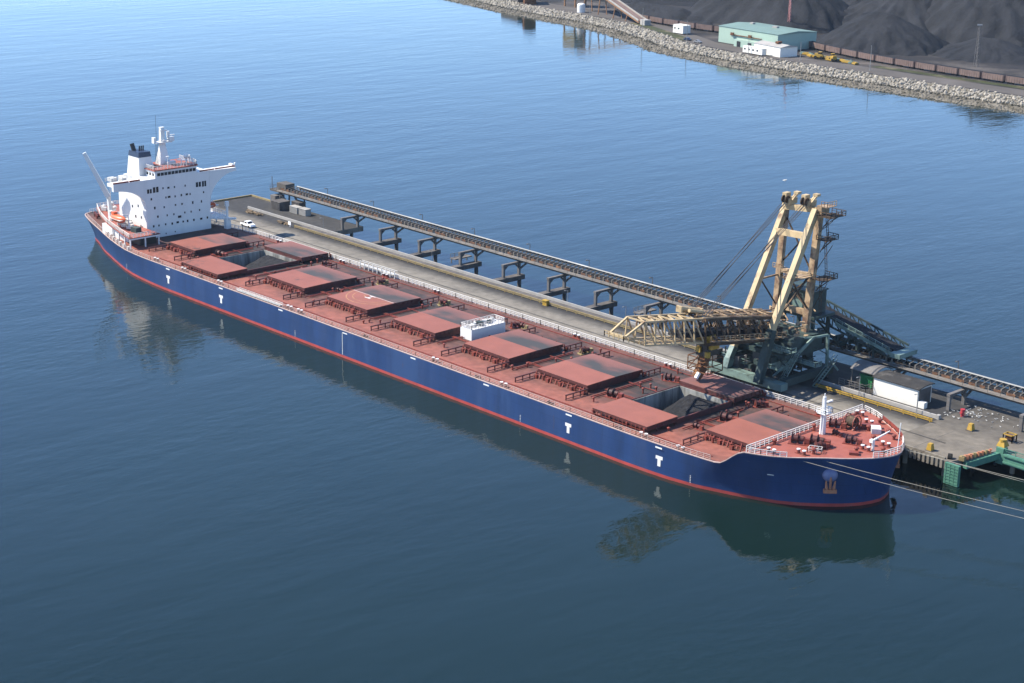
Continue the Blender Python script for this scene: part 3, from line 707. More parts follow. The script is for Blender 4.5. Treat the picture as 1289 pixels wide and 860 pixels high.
# hatches
def rail_ladder(x, y0, y1, name_parent):
    """track rail on legs that a cover panel rolls out on, open frame with three posts"""
    mb = MB(); mb.bar((x, y0, 7.55), (x, y1, 7.55), .28, .22); mb.bar((x, y0, 6.75), (x, y1, 6.75), .14)
    for k in range(4):
        y = y0 + (y1 - y0) * (.02 + .32 * k); mb.bar((x, y, 6.47), (x, y, 7.5), .2)
    return mb.build('cover_track', M['redside'], name_parent)
for i, (a, b) in enumerate(hatch_x):
    y0, y1, yj = -7.4, 9.1, .9
    if i == 8: y0, y1 = -8.6, 9.6
    if i in openh:
        co = ship
        par = ship
    else:
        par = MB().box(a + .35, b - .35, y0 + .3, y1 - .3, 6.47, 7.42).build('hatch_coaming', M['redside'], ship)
    if i in openh: S = (y0 - 9.0, y0 - .1); Pp = (9.6, 18.4)
    else: S = (y0, yj - .04); Pp = (yj + .04, y1)
    def panel(yr, mtop, hoff=0.0):
        mb = MB(); x0, x1 = a, b; z0, z1, zc = 7.45, 8.18, 8.34
        ym = yr[0] if yr[0] < 0 else yr[1]; yo = yr[1] if yr[0] < 0 else yr[0]
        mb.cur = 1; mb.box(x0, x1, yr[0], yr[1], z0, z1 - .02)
        mb.cur = 0
        mb.add([(x0 - .05, yr[0] - .05, z1 - .02), (x1 + .05, yr[0] - .05, z1 - .02), (x1 + .05, yr[1] + .05, z1 - .02), (x0 - .05, yr[1] + .05, z1 - .02),
                (x0 - .05, yr[0] - .05, z1 + (.0 if yr[0] < 0 else .14)), (x1 + .05, yr[0] - .05, z1 + (.0 if yr[0] < 0 else .14)),
                (x1 + .05, yr[1] + .05, z1 + (.14 if yr[0] < 0 else .0)), (x0 - .05, yr[1] + .05, z1 + (.14 if yr[0] < 0 else .0))],
               [(3, 2, 1, 0), (4, 5, 6, 7), (0, 1, 5, 4), (1, 2, 6, 5), (2, 3, 7, 6), (3, 0, 4, 7)])
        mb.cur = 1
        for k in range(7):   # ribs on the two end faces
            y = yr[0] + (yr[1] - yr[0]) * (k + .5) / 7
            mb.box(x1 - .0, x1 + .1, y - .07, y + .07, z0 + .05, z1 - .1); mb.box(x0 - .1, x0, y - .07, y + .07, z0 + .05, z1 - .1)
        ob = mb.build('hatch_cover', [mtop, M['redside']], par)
        return ob
    panel(S, M['panel']); panel(Pp, DUSTY[i])
    if i not in openh:
        for x in (a - .1, b + .3): rail_ladder(x, y0 - 6.6, y0 - .1, par)
        for x in (a - .1, b + .3): rail_ladder(x, y1 + .1, y1 + 5.6, par)
    else:
        # legs carrying the rolled-out panels
        for x in (a + .2, b - .2):
            for yr in (S, Pp):
                lg = MB(); lg.bar((x, yr[0] + .1, 7.3), (x, yr[1] - .1, 7.3), .3)
                for k in range(4):
                    y = yr[0] + (yr[1] - yr[0]) * (.06 + .29 * k); lg.bar((x, y, 6.47), (x, y, 7.4), .22)
                lg.build('cover_track', M['redside'], ship)
    # coaming stays, clamps and the pipe run on both long sides
    for s_, yb, z_ in ((-1, (S[0] if i in openh else y0), 0), (1, (Pp[1] if i in openh else y1), 0)):
        st = MB(); nst = int((b - a) / 1.15)
        for k in range(nst + 1):
            x = a + .4 + (b - a - .8) * k / nst; hh = rng.uniform(.75, 1.25) if k % 2 else rng.uniform(1.2, 1.7)
            yb2 = yb + s_ * rng.uniform(.35, .8)
            st.bar((x, yb2 + s_ * .45, 6.47), (x, yb2, 6.47 + hh), .28, .28, .18, .18)
            if k % 3 == 0: st.cbox((x + .35, yb2 + s_ * .5, 6.9), (.7, .6, .8))
            if k % 4 == 2: st.tube((x, yb2 + s_ * .4, 6.47), (x, yb2 + s_ * .4, 7.6), .25, 8)
        st.bar((a + .2, yb + s_ * .55, 7.35), (b - .2, yb + s_ * .55, 7.35), .16)
        if i in openh and s_ < 0:
            st = MB()
            for k in range(nst + 1):
                x = a + .4 + (b - a - .8) * k / nst; st.bar((x, yb - .25, 6.6), (x, yb - .2, 7.9), .12)
                if k % 4 == 0: st.cbox((x, yb - .3, 7.7), (.35, .35, .35))
            st.bar((a + .4, yb - .22, 7.2), (b - .4, yb - .22, 7.2), .1)
        st.build('coaming_stay', M['red'], par)
# cross-deck machinery: winches, vents, tank lids
def winch(x, y, z, m, s=1.0, rz=0):
    s *= .84
    mb = MB(); R = Matrix.Rotation(rz, 3, 'Z'); T = lambda v: Vector((x, y, z)) + R @ (Vector(v) * s)
    for k in (-1.1, 0.1, 1.2): mb.bar(T((k, -.7, 0)), T((k, 0, 1.3)), .22 * s).bar(T((k, .7, 0)), T((k, 0, 1.3)), .22 * s)
    w_ = mb.build('mooring_winch', m, ship)
    MB().tube(T((-1.0, 0, .95)), T((0.0, 0, .95)), .62 * s, 12).tube(T((.2, 0, .95)), T((1.1, 0, .95)), .5 * s, 12).tube(T((-1.05, 0, .95)), T((-.98, 0, .95)), .9 * s, 12).tube(T((0.02, 0, .95)), T((.1, 0, .95)), .9 * s, 12).build('drum', M['redside'], w_)
    MB().cbox(T((1.7, 0, .6)), (.9 * s, .9 * s, 1.1 * s), rz).cbox(T((0.4, 0, .08)), (4 * s, 1.9 * s, .14 * s), rz).build('gearbox', m, w_)
    return w_
for x, y, m, s, rz in ((61.2, -5.0, 'red', 1.25, .2), (86, 1.5, 'red', 1.3, .3), (84.6, 13.5, 'red', 1, 1), (-61, 14.0, 'red', .9, .6), (-85.8, -2.0, 'red', 1.2, .3), (-37.2, 13.4, 'yellowd', 1.0, 1.2), (-13.0, 13.0, 'yellowd', 1.0, 1.2),
                       (36.5, 11.6, 'yellowd', 1.1, 1.3), (12.0, 13.4, 'red', 1.0, 1.2), (61.6, 12.0, 'red', 1.1, .4), (-38.5, 1.0, 'red', .7, .2), (84.8, -6.0, 'red', .8, .1), (13.3, 14.6, 'yellowd', .8, .2)):
    winch(x, y, 6.47, M[m], s, rz)
for k, (a, b) in enumerate(zip(hatch_x, hatch_x[1:])):
    gx0, gx1 = a[1] + 1.0, b[0] - 1.0
    if gx1 - gx0 < 1: continue
    for j in range(7):
        x = rng.uniform(gx0, gx1); y = rng.choice((rng.uniform(-12, -8.5), rng.uniform(-6, 8), rng.uniform(10, 17)))
        if 8 < x < 15 and -3 < y < 12: continue
        v = MB(); hh = rng.uniform(.6, 1.1)
        v.tube((x, y, 6.47), (x, y, 6.47 + hh), .18, 8).ell((x, y, 6.47 + hh), (.34, .34, .24), 10, 6); v.build('vent', M['red'], ship)
    pp = MB()
    for y in (-3.2, -2.7, 4.0): pp.bar((gx0, y, 6.75), (gx1, y, 6.75), .16)
    pp.bar((gx0 + 1.6, -9, 6.8), (gx0 + 1.6, 9.5, 6.8), .2); pp.bar((gx0 + 2.2, -8, 6.8), (gx0 + 2.2, 9, 6.8), .14)
    pp.build('deck_pipe', M['red'], ship)
pl = MB()
for y in (-15.6, -16.3): pl.bar((-96, y, 6.62), (97, y, 6.62), .14)
for y in (17.6,): pl.bar((-96, y, 6.62), (97, y, 6.62), .16)
pl.build('deck_pipe', M['red'], ship)
# bollards along both sides, red posts with white heads, in pairs
def bollard_pair(x, y, z):
    b_ = MB()
    for k in (-.65, .65): b_.tube((x + k, y, z), (x + k, y, z + .75), .32, 10)
    b_.box(x - 1.2, x + 1.2, y - .4, y + .4, z, z + .1); o = b_.build('bollard', M['red'], ship)
    c_ = MB()
    for k in (-.65, .65): c_.tube((x + k, y, z + .75), (x + k, y, z + .9), .37, 10)
    c_.build('bollard_cap', M['white'], o)
for x in (-92.3, -79.4, -63.0, -29.5, 19.7, 41.6, 81.3, 90.8, -33.6): bollard_pair(x, -17.6, 6.47)
for x in (-88, -60, -42, -22, 27, 55, 96): bollard_pair(x, 18.6, 6.47)
for x, y in ((108.6, -12.9), (112.6, -9.2), (119.1, 1.5), (120.4, 6.0), (106.8, 16.6), (111.0, 13.8)): bollard_pair(x, y, 9.97)
# fairleads at deck edge
for x in (-71, -4, 34, 56, 75):
    MB().cbox((x, -18.0, 6.75), (1.5, .5, .55)).build('fairlead', M['redside'], ship)
# accommodation ladders
al = MB()
al.bar((-54.2, -18.2, 7.0), (-36.0, -18.2, 7.0), .9, .18)
for y in (-18.65, -17.75): al.bar((-54.2, y, 7.5), (-36, y, 7.5), .08); al.bar((-54.2, y, 7.25), (-36, y, 7.25), .06)
for k in range(16):
    for y in (-18.65, -17.75): al.bar((-54 + k * 1.2, y, 7), (-54 + k * 1.2, y, 7.5), .07)
al.build('accommodation_ladder', M['whited'], ship)
al = MB(); al.bar((-53, 19.4, 7.6), (-38.6, 19.4, 7.6), .9, .18); al.bar((-53, 19.0, 8.5), (-38.6, 19.0, 8.5), .1); al.bar((-53, 19.8, 8.5), (-38.6, 19.8, 8.5), .1)
for k in range(9): al.bar((-52.8 + k * 1.75, 19.0, 6.5), (-52.8 + k * 1.75, 19.0, 8.5), .2)
al.build('accommodation_ladder', M['whited'], ship)
# white deck store between hatches five and six
ds = MB().box(9.6, 13.4, -1.4, 9.0, 6.47, 9.0).build('deck_store', M['white'], ship)
MB().rail([(9.7, -1.3, 9.0), (13.3, -1.3, 9.0), (13.3, 8.9, 9.0), (9.7, 8.9, 9.0), (9.7, -1.3, 9.0)], 1.0, 1.0, .055, 3).build('railing', M['railw'], ds)
eq = MB()
for k in range(9): eq.cbox((11.4 + rng.uniform(-.9, .9), -.2 + k * .95, 9.35), (rng.uniform(.6, 1.3), rng.uniform(.4, .8), rng.uniform(.5, 1.0)), rng.uniform(0, 1))
eq.build_each('roof_equipment', M['whited'], ds)
MB().cbox((11.6, 2.6, 9.5), (1.6, 1.2, .9)).cbox((11.2, 5.4, 9.4), (1.2, 1.4, .7)).build_each('generator', M['teald'], ds)
# helicopter mark on hatch four
hm = MB(); cx_, cy_, zc = -24.6, 1.4, 8.37
def ring(mb, r0, r1, z, a0=0, a1=2 * math.pi, n=48):
    V = []; 
    for k in range(n + 1):
        t = a0 + (a1 - a0) * k / n; V += [(cx_ + r0 * math.cos(t), cy_ + r0 * math.sin(t), z(r0 * math.sin(t))), (cx_ + r1 * math.cos(t), cy_ + r1 * math.sin(t), z(r1 * math.sin(t)))]
    mb.add(V, [(2 * k, 2 * k + 1, 2 * k + 3, 2 * k + 2) for k in range(n)])
zz = lambda dy_: 8.18 + .14 * max(0, min(1, (cy_ + dy_ + 7.45) / 8.4)) + .012
ring(hm, 6.9, 7.2, zz, math.pi * 1.02, math.pi * 1.98); ring(hm, 5.4, 5.62, zz, math.pi * 1.03, math.pi * 1.97); ring(hm, 2.6, 2.8, zz, math.pi * 1.05, math.pi * 1.95)
hm.build('landing_circle', mat('faded_yellow_line', (.30, .15, .08), .7, var=.3), ship)
hh = MB(); hx, hy = cx_ + .1, cy_ - 1.7
for x0, x1, y0, y1 in ((-1.0, -.65, -.9, .9), (.65, 1.0, -.9, .9), (-.65, .65, -.17, .17)):
    hh.add([(hx + y0 * 1.2, hy + x0, 0), (hx + y1 * 1.2, hy + x0, 0), (hx + y1 * 1.2, hy + x1, 0), (hx + y0 * 1.2, hy + x1, 0)], [(0, 1, 2, 3)])
hh.v = [(x, y, 8.18 + .14 * (y + 7.45) / 8.4 + .016) for x, y, z in hh.v]
hh.build('landing_letter', M['whited'], ship)
jl = MB().add([(-32.2, .55, 8.335), (-16.8, .55, 8.335), (-16.8, .8, 8.338), (-32.2, .8, 8.338)], [(0, 1, 2, 3)]); jl.build('joint_line', M['railpink'], ship)

# ------------------------------------------------------------------ forecastle gear
for x, y, s, rz in ((108.6, -5.2, 1.25, .5), (111.6, -3.2, 1.35, .4), (115.2, 2.4, 1.1, .4), (113.2, -4.4, 1.0, 1.1), (107.9, 7.2, 1.2, .4), (110.6, 4.0, .7, 0)): winch(x, y, 9.97, M['red'], s, rz)
rl = MB().tube((109.3, 9.4, 11.3), (111.1, 9.4, 11.3), 1.05, 20).build('rope_reel', M['brown'], ship)
for x in (109.1, 111.3):
    fr = MB(); fr.bar((x, 8.2, 9.97), (x, 9.4, 11.5), .25).bar((x, 10.6, 9.97), (x, 9.4, 11.5), .25); [fr.bar((x, 9.4 + 1.35 * math.cos(j * math.pi / 9), 11.3 + 1.35 * math.sin(j * math.pi / 9)), (x, 9.4 + 1.35 * math.cos((j + 1) * math.pi / 9), 11.3 + 1.35 * math.sin((j + 1) * math.pi / 9)), .16) for j in range(18)]; [fr.bar((x, 9.4, 11.3), (x, 9.4 + 1.35 * math.cos(j * math.pi / 3), 11.3 + 1.35 * math.sin(j * math.pi / 3)), .1) for j in range(6)]
    fr.build('reel_frame', M['red'], rl)
for x, y, hh_ in ((114.0, -7.4, .9), (118.6, -.6, .8), (116.8, 7.2, .7), (119.2, 10.3, .8), (116.6, 12.2, .7), (113.2, 10.6, .9), (106.4, 2.6, 1.2), (106.2, -9.0, .9), (118.4, 4.4, .8), (121.8, 3.2, .7), (107.5, 12.6, 1.0), (112.2, 15.6, .8)):
    v = MB(); v.tube((x, y, 9.97), (x, y, 9.97 + hh_), .3, 8).ell((x, y, 9.97 + hh_), (.5, .5, .3), 10, 6); v.build('vent', M['red'], ship)
MB().rail([(112.8, -7.6, 9.97), (115.0, -6.4, 9.97), (114.3, -5.2, 9.97), (112.3, -6.2, 9.97), (112.8, -7.6, 9.97)], .9, .8, .05, 2).build('hatch_railing', M['railw'], ship)
MB().cbox((114.6, 11.0, 10.5), (1.8, 2.4, 1.0), .7).build('locker', M['whited'], ship)
MB().cbox((112.6, 12.2, 10.4), (3.6, 1.0, .8), .75).cbox((119, -1.9, 10.25), (1.7, 1.3, .5), .6).build_each('deck_chest', M['red'], ship)
MB().tube((120.1, 2.4, 9.97), (120.1, 2.4, 12.1), .28, 10).bar((120.1, 2.4, 12.0), (121.2, 5.8, 13.3), .3, .3, .16, .16).cbox((120.0, 2.1, 11.9), (.7, .7, .6)).build('stores_crane', M['white'], ship)
MB().tube((123.4, 5.4, 9.97), (123.6, 5.5, 15.6), .09, 8).build('jackstaff', M['white'], ship)
fm = MB().tube((108.4, 2.6, 9.97), (108.4, 2.6, 17.3), .62, 14, .34).tube((108.4, 2.6, 17.3), (108.4, 2.6, 18.0), .12, 8).build('foremast', M['white'], ship, smooth=False)
MB().cbox((108.6, 2.6, 14.2), (2.0, 2.2, .14)).rail([(107.6, 1.5, 14.25), (109.6, 1.5, 14.25), (109.6, 3.7, 14.25), (107.6, 3.7, 14.25)], .9, .8, .05, 2).cbox((109.2, 3.2, 15.2), (.7, .5, .5)).cbox((108.6, 4.0, 16.2), (.5, 1.4, .25)).build('mast_platform', M['white'], fm)
MB().bar((108.4, 2.0, 10), (108.4, 2.0, 17), .1).bar((108.9, 2.0, 10), (108.9, 2.0, 17), .1).build('ladder', M['white'], fm)

# ------------------------------------------------------------------ superstructure
FX = -114.0
ss = MB()
ss.box(-125.5, FX, -6.9, 13.9, 6.47, 22.2)
sup = ss.build('superstructure', M['white'], ship)
# flared bridge wings: plate with curved lower edge, thickness 4 m
def arc(y0, z0, y1, z1, n, bulge):
    out = []
    for k in range(n + 1):
        t = k / n * math.pi / 2
        out.append((y0 + (y1 - y0) * (1 - math.cos(t)), z0 + (z1 - z0) * math.sin(t)))
    return out
def wing(y0, z0, y1, ztip, zt0, zt1, w_):
    a_ = arc(y0, z0, y1, ztip, 12, 0); poly = [(FX + .02, y, z) for y, z in a_] + [(FX + .02, y1, zt1), (FX + .02, y0, zt0)]
    o = MB().extrude(poly, (-1.0, 0, 0)).build('bridge_wing', M['white'], sup); s_ = 1 if y1 > 0 else -1; MB().box(FX - w_, FX - 1.0, min(y0, y1 - s_ * .2), max(y0, y1 - s_ * .2), 22.0, 22.9).build('wing_deck', M['white'], sup); return o
wing(-6.92, 15.6, -16.6, 21.0, 23.0, 23.1, 3.6)
wing(13.92, 13.6, 22.9, 21.9, 23.0, 22.8, 3.6)
MB().box(-125, FX + .0, -6.88, 13.88, 22.2, 23.0).build('bridge_deck', M['white'], sup)
bt = MB()
for y0, y1 in ((-16.6, -11.9), (-11.6, -8.4), (10.8, 15.5), (15.8, 22.4)): bt.box(FX - .25, FX + .08, y0, y1, 23.1, 23.45)
bt.build_each('wing_rail_board', M['red'], sup)
MB().cbox((-116, 22.6, 23.2), (1.6, .7, .9)).tube((-114.3, 22.7, 23), (-114.3, 22.7, 24), .15).cbox((-114.3, 22.7, 24), (.4, .4, .4)).build('wing_console', M['white'], sup)
# wheelhouse
wh = MB(); poly = [(FX - .05, -3.6), (FX - .05, 9.8), (FX - 2, 10.6), (-124, 10.6), (-124, .9), (-118.7, .9), (-118.7, -3.6)]
wh.prism(poly, 23.0, 25.0); who = wh.build('wheelhouse', M['white'], sup)
for k in range(11):
    y = -2.9 + k * 1.14; MB().box(FX - .06, FX - .02, y, y + .95, 23.55, 24.4).build('window', M['glass'], who)
for k in range(3):
    x = -118.4 + k * 1.45; MB().box(x, x + 1.0, -3.63, -3.58, 23.6, 24.35).build('window', M['glass'], who)
MB().prism([(FX + .25, -3.9), (FX + .25, 10.1), (FX - 2, 10.9), (-124.3, 10.9), (-124.3, .6), (-119.0, .6), (-119.0, -3.9)], 25.0, 25.25).build('wheelhouse_roof', M['fcdeck'], who)
MB().rail([(-118.8, -3.6, 25.25), (FX - .1, -3.6, 25.25), (FX - .1, 9.8, 25.25), (FX - 2, 10.6, 25.25), (-123.9, 10.6, 25.25)], 1.1, 1.0, .05, 3).build('railing', M['railw'], who)
MB().tube((-115, 1.2, 25.2), (-115, 1.2, 28.6), .07).cbox((-115, 1.2, 28.4), (.5, .8, .12)).tube((-117, 8.4, 25.2), (-117, 8.4, 27), .25).ell((-117, 8.4, 27.4), (.75, .75, .8), 12, 8).tube((-116, 6.2, 25.2), (-116, 6.2, 26.6), .15).cbox((-116, 6.2, 26.7), (2.4, .35, .3), .7).tube((-118, 10, 25.2), (-118, 10, 26.6), .2).ell((-118, 10, 26.9), (.55, .55, .55), 10, 6).cbox((-119, 4.6, 25.7), (1.2, 2.6, .8)).build_each('antenna', M['white'], who)
# radar mast
rm = MB(); px_, py_ = -121, 3.4
def frustum(mb, x, y, z0, w0, d0, z1, w1, d1):
    v = [(x - w0, y - d0, z0), (x + w0, y - d0, z0), (x + w0, y + d0, z0), (x - w0, y + d0, z0), (x - w1, y - d1, z1), (x + w1, y - d1, z1), (x + w1, y + d1, z1), (x - w1, y + d1, z1)]
    return mb.add(v, [(3, 2, 1, 0), (4, 5, 6, 7), (0, 1, 5, 4), (1, 2, 6, 5), (2, 3, 7, 6), (3, 0, 4, 7)])
frustum(rm, px_, py_, 25.25, 1.3, 1.7, 30.2, .55, .75); frustum(rm, px_, py_, 30.2, .55, .75, 35.3, .45, .55)
rmo = rm.build('radar_mast', M['white'], sup)
MB().cbox((px_, py_, 31.3), (2.4, 5.2, .3)).cbox((px_, py_ - 2.6, 32), (1.2, .7, 1.6)).cbox((px_ + .6, py_ + 2.4, 32), (1.2, 1.6, 1.2)).cbox((px_ + .5, py_ + 1.7, 33.3), (.5, .7, 1.8)).cbox((px_ + .4, py_ + 2.6, 33), (.3, 2.4, .3)).build('crosstree', M['white'], rmo)
MB().cbox((px_ + 1.0, py_ + .6, 31.9), (.35, 3.0, .35), .4).cbox((px_ + .8, py_, 34.6), (.3, 2.0, .3), -.3).cbox((px_, py_, 35.4), (1.0, 1.3, .12)).build('radar', M['white'], rmo)
mbx = MB()
for k in range(4): mbx.bar((px_, py_ - 1.2 - .3 * k, 31), (px_ - .2, py_ - 1.7 - .2 * k, 25.4), .05)
mbx.tube((px_, py_ - 1.8, 31), (px_, py_ - 1.8, 39), .04).build('whip_aerial', M['black'], rmo)
# funnel
fu = MB(); FCS = [(3, 2, 1, 0), (4, 5, 6, 7), (0, 1, 5, 4), (1, 2, 6, 5), (2, 3, 7, 6), (3, 0, 4, 7)]
fu.add([(-125.7, -5.4, 22.2), (-119.2, -5.4, 22.2), (-119.2, .2, 22.2), (-125.7, .2, 22.2), (-125.1, -4.9, 28.3), (-119.9, -4.9, 28.3), (-119.9, -1.1, 28.3), (-125.1, -1.1, 28.3)], FCS); fun = fu.build('funnel', M['white'], sup)
MB().add([(-125.2, -5.0, 28.0), (-119.8, -5.0, 28.0), (-119.8, -1.0, 28.0), (-125.2, -1.0, 28.0), (-125.0, -4.8, 29.4), (-120.0, -4.8, 29.4), (-120.0, -1.2, 29.4), (-125.0, -1.2, 29.4)], FCS).build('funnel_top', M['navy'], fun)
MB().tube((-123.6, -4.0, 29.3), (-124.2, -4.3, 31.3), .62, 12).build('exhaust_pipe', M['black'], fun)
for y in (-3.0, -2.4, -1.8): MB().tube((-122.6, y, 29.3), (-122.6, y + .12, 30.7), .2, 10).build('exhaust_pipe', M['black'], fun)
MB().box(-128, -125.55, -6.9, 10, 6.5, 22.0).build('engine_casing', M['white'], sup)
# aft clutter behind starboard wing
MB().cbox((-121, -12.8, 22.9), (2.2, 1.8, 1.0)).cbox((-119.5, -10.4, 22.8), (1.4, 1.4, .9)).rail([(-118.6, -16.3, 23), (-118.6, -7, 23)], 1.0, 1.4, .05, 3).build('wing_gear', M['whited'], sup)
# front windows from the photograph: (y, z, half width, half height)
FW = [(-5.9, 19.95, .42, .3), (-4.5, 20.2, .5, .42), (8.6, 19.9, .5, .45), (9.9, 19.85, .42, .5)]
def fy(u): return -7.0 + (u - 452) * (20.9 / 388)
def fz(u, vv):
    # v measured in the enlarged crop; the front wall runs from (452, 770)..(452, 540) and tilts along u
    return 6.5 + ((770 - (u - 452) * .166) - vv) / 21.95
WINS = [(478, 475, 15, 13), (515, 465, 18, 17), (770, 430, 17, 15), (805, 425, 14, 17), (558, 455, 4, 6), (590, 452, 7, 6), (626, 447, 4, 6), (690, 438, 4, 6),
        (487, 523, 5, 7), (573, 512, 4, 6), (592, 508, 9, 6), (628, 505, 4, 6), (665, 497, 5, 7), (698, 492, 8, 6), (718, 490, 4, 6), (800, 478, 4, 6),
        (505, 577, 5, 8), (560, 572, 4, 6), (628, 558, 5, 5), (667, 552, 5, 6), (732, 543, 5, 8), (785, 536, 4, 8), (521, 630, 5, 7), (576, 622, 4, 6), (616, 616, 4, 6),
        (650, 631, 11, 7), (682, 605, 4, 6), (720, 600, 4, 6), (772, 590, 4, 6), (494, 690, 5, 7), (525, 685, 4, 6), (565, 678, 4, 6), (604, 674, 5, 7), (637, 666, 8, 6), (670, 662, 5, 6),
        (697, 658, 5, 7), (735, 652, 5, 7), (780, 645, 8, 6), (818, 638, 5, 7), (520, 738, 3, 4), (620, 724, 3, 4), (565, 735, 3, 4)]
for u, v_, w_, h_ in WINS:
    y, z = fy(u), fz(u, v_); hw = w_ * 20.9 / 388 * .9; hz = h_ / 21.95
    o = MB().box(FX - .05, FX + .035, y - hw, y + hw, z - hz, z + hz).build('window', M['glass'], sup)
    if w_ > 12:
        MB().box(FX + .0, FX + .06, y - hw * .1, y + hw * .1, z - hz, z + hz).build('mullion', M['white'], o)
for x, z in ((-117, 9.6), (-119.5, 12), (-116.6, 12.2), (-121, 14.6), (-118, 15.2), (-116.2, 9.4), (-122, 10)):
    MB().box(x - .25, x + .25, -6.96, -6.87, z - .35, z + .35).build('window', M['glass'], sup)
sb = MB()
for k in range(5):
    z = 9.5 + k * 2.6; sb.box(FX - .02, FX + .03, -6.4, 13.5, z - .02, z + .03)
sb.build('weld_seam', mat('white_seam', (.66, .67, .68), .5, var=.02), sup)
# poop platform and deckhouse aft
ph = MB().box(-143, -125.6, -3.5, 8.2, 6.47, 9.3).box(-128, -114.1, -12.6, -6.95, 6.47, 9.3).build('poop_house', M['white'], sup)
pf = MB().prism([(-145.5, -4.2), (-136, -8.6), (-126, -12.2), (-112, -15.6), (-107, -16.6), (-107, -7.0), (-114.05, -6.92), (-125.6, -6.9), (-125.6, 8), (-145.5, 5)], 9.3, 9.5).build('poop_deck', M['fcdeck'], sup)
MB().rail([(-145.3, 4.8, 9.5), (-145.3, -4.1, 9.5), (-136, -8.4, 9.5), (-126, -12.0, 9.5), (-112, -15.4, 9.5), (-107.2, -16.4, 9.5), (-107.2, -7.2, 9.5)], 1.1, 1.1, .06, 3).build('railing', M['railw'], sup)
pp = MB()
for x, y in ((-107.3, -16.2), (-107.3, -11.6), (-107.3, -7.4), (-112, -15.1), (-117, -13.9), (-122, -12.9)): pp.bar((x, y, 6.47), (x, y, 9.3), .3)
pp.bar((-107.1, -16.5, 9.2), (-107.1, -7.0, 9.2), .2, .5); pp.build('stanchion', M['white'], sup)
MB().box(-113.9, -109, -12.2, -7.2, 6.47, 9.28).build('passage_shade', M['black'], sup)  # black box painting in the shade of the open passage under the deck
eqp = MB()
for k in range(16):
    x = rng.uniform(-143, -115); y = -3.5 - (x + 145) * .30 + rng.uniform(0, 2.5); eqp.cbox((x, y, 10.1), (rng.uniform(.6, 1.8), rng.uniform(.6, 1.6), rng.uniform(.6, 1.8)), rng.uniform(0, 1))
for x, y in ((-128, -9.4), (-132, -6), (-137, -4), (-122, -11)): eqp.tube((x, y, 9.5), (x, y, 12), .35, 8); eqp.ell((x, y, 12.2), (.6, .6, .45), 8, 6)
eqp.tube((-141, -2, 9.5), (-141, -2, 15.5), .08); eqp.tube((-134, -7, 9.5), (-134, -7, 14), .06)
eqp.build_each('poop_fitting', M['whited'], sup)
MB().cbox((-112.5, -11.2, 10.2), (2.4, 1.8, 1.4), .1).build('generator', M['teald'], sup)
for k in range(5): MB().tube((-149 + k * 1.2, -4 - k * .5 + 1.2, 6.47), (-149 + k * 1.2, -4 - k * .5 + 1.2, 7.4), .3, 8).build('bollard', M['red'], ship)
MB().cbox((-148, 1.0, 7.0), (2.2, 4.0, 1.1)).cbox((-146.6, -3.4, 6.9), (1.6, 1.0, .9), .4).build('stern_winch', M['redside'], ship)
lv = MB()
for k in range(8):
    x = -128 + k * 3.0; t = (x - XA) / (XB - XA); P = hull_pt(t, 1, -1); lv.cbox((P[0], P[1] + .8, 7.0), (.8, .6, 1.0)); 
lv.build_each('deck_locker', M['whited'], ship)
# provision crane boom standing proud of the starboard quarter
MB().bar((-129, -9.2, 9.5), (-129, -9.6, 17), .9, .9, .8, .8).bar((-129, -9.6, 16.2), (-132.5, -14.4, 28.6), 1.35, 1.35, .95, .95).bar((-129, -9.6, 17), (-131, -12.2, 22.6), .2).build('provision_crane', M['white'], sup)
# davits and port side platform
for x0, y0, sgn in ((-119.5, -12.2, -1), (-119.5, 16.4, 1)):
    dv = MB()
    for k in (-2.6, 2.6): dv.bar((x0 + k, y0 - sgn * 1.6, 9.5), (x0 + k, y0 - sgn * 1.2, 13.4), .35).bar((x0 + k, y0 - sgn * 1.2, 13.3), (x0 + k, y0 + sgn * .3, 13.7), .3)
    if sgn > 0: dv.box(-124.5, -113.8, 13.95, 19.4, 9.1, 9.4).rail([(-124.3, 19.2, 9.4), (-113.9, 19.2, 9.4), (-113.9, 14.2, 9.4)], 1.1, 1.2, .06, 3); [dv.bar((x, 19, 6.5), (x, 19, 9.1), .3) for x in (-124, -119, -114.2)]
    dv.build('davit', M['white'], sup)
MB().box(-111.6, -110.2, 16.6, 18.0, 6.5, 9.6).bar((-110.9, 17.3, 9.6), (-110.9, 17.3, 13.2), .5).cbox((-110.9, 17.3, 13.6), (.8, .9, 1.4)).bar((-113.8, 15, 9.2), (-108.5, 18.6, 9.6), .6, .5).build('cargo_post', M['white'], sup)
def lifeboat(x, y, z, label):
    t = thing('lifeboat', (x, y, z), label, 'lifeboat', 'lifeboats beside the superstructure')
    mb = MB(); n = 14; V = []; m = 10
    for i in range(n + 1):
        u = -1 + 2 * i / n; wv = max(.02, (1 - abs(u) ** 2.6)); zk = .25 * abs(u) ** 2
        for j in range(m):
            a = 2 * math.pi * j / m; V.append((x + 3.7 * u, y + 1.35 * wv * math.cos(a), z + 1.2 + zk + (1.15 if math.sin(a) < 0 else 1.0) * wv ** .6 * math.sin(a)))
    mb.add(V, [(i * m + j, i * m + (j + 1) % m, (i + 1) * m + (j + 1) % m, (i + 1) * m + j) for i in range(n) for j in range(m)])
    mb.build('hull', M['orange'], t, smooth=True)
    MB().box(x - 2.6, x - 1.3, y - .6, y + .6, z + 1.9, z + 2.75).build('helm_cabin', M['orange'], t)
    MB().box(x - 3.2, x + 3.2, y - 1.42, y + 1.42, z + 1.12, z + 1.24).build('fender_strip', M['whited'], t)
lifeboat(-119.5, -12.4, 11.0, 'orange lifeboat on the starboard side of the white superstructure, facing the open water')
lifeboat(-119.5, 16.8, 11.0, 'orange lifeboat on the wharf side of the superstructure, half hidden')

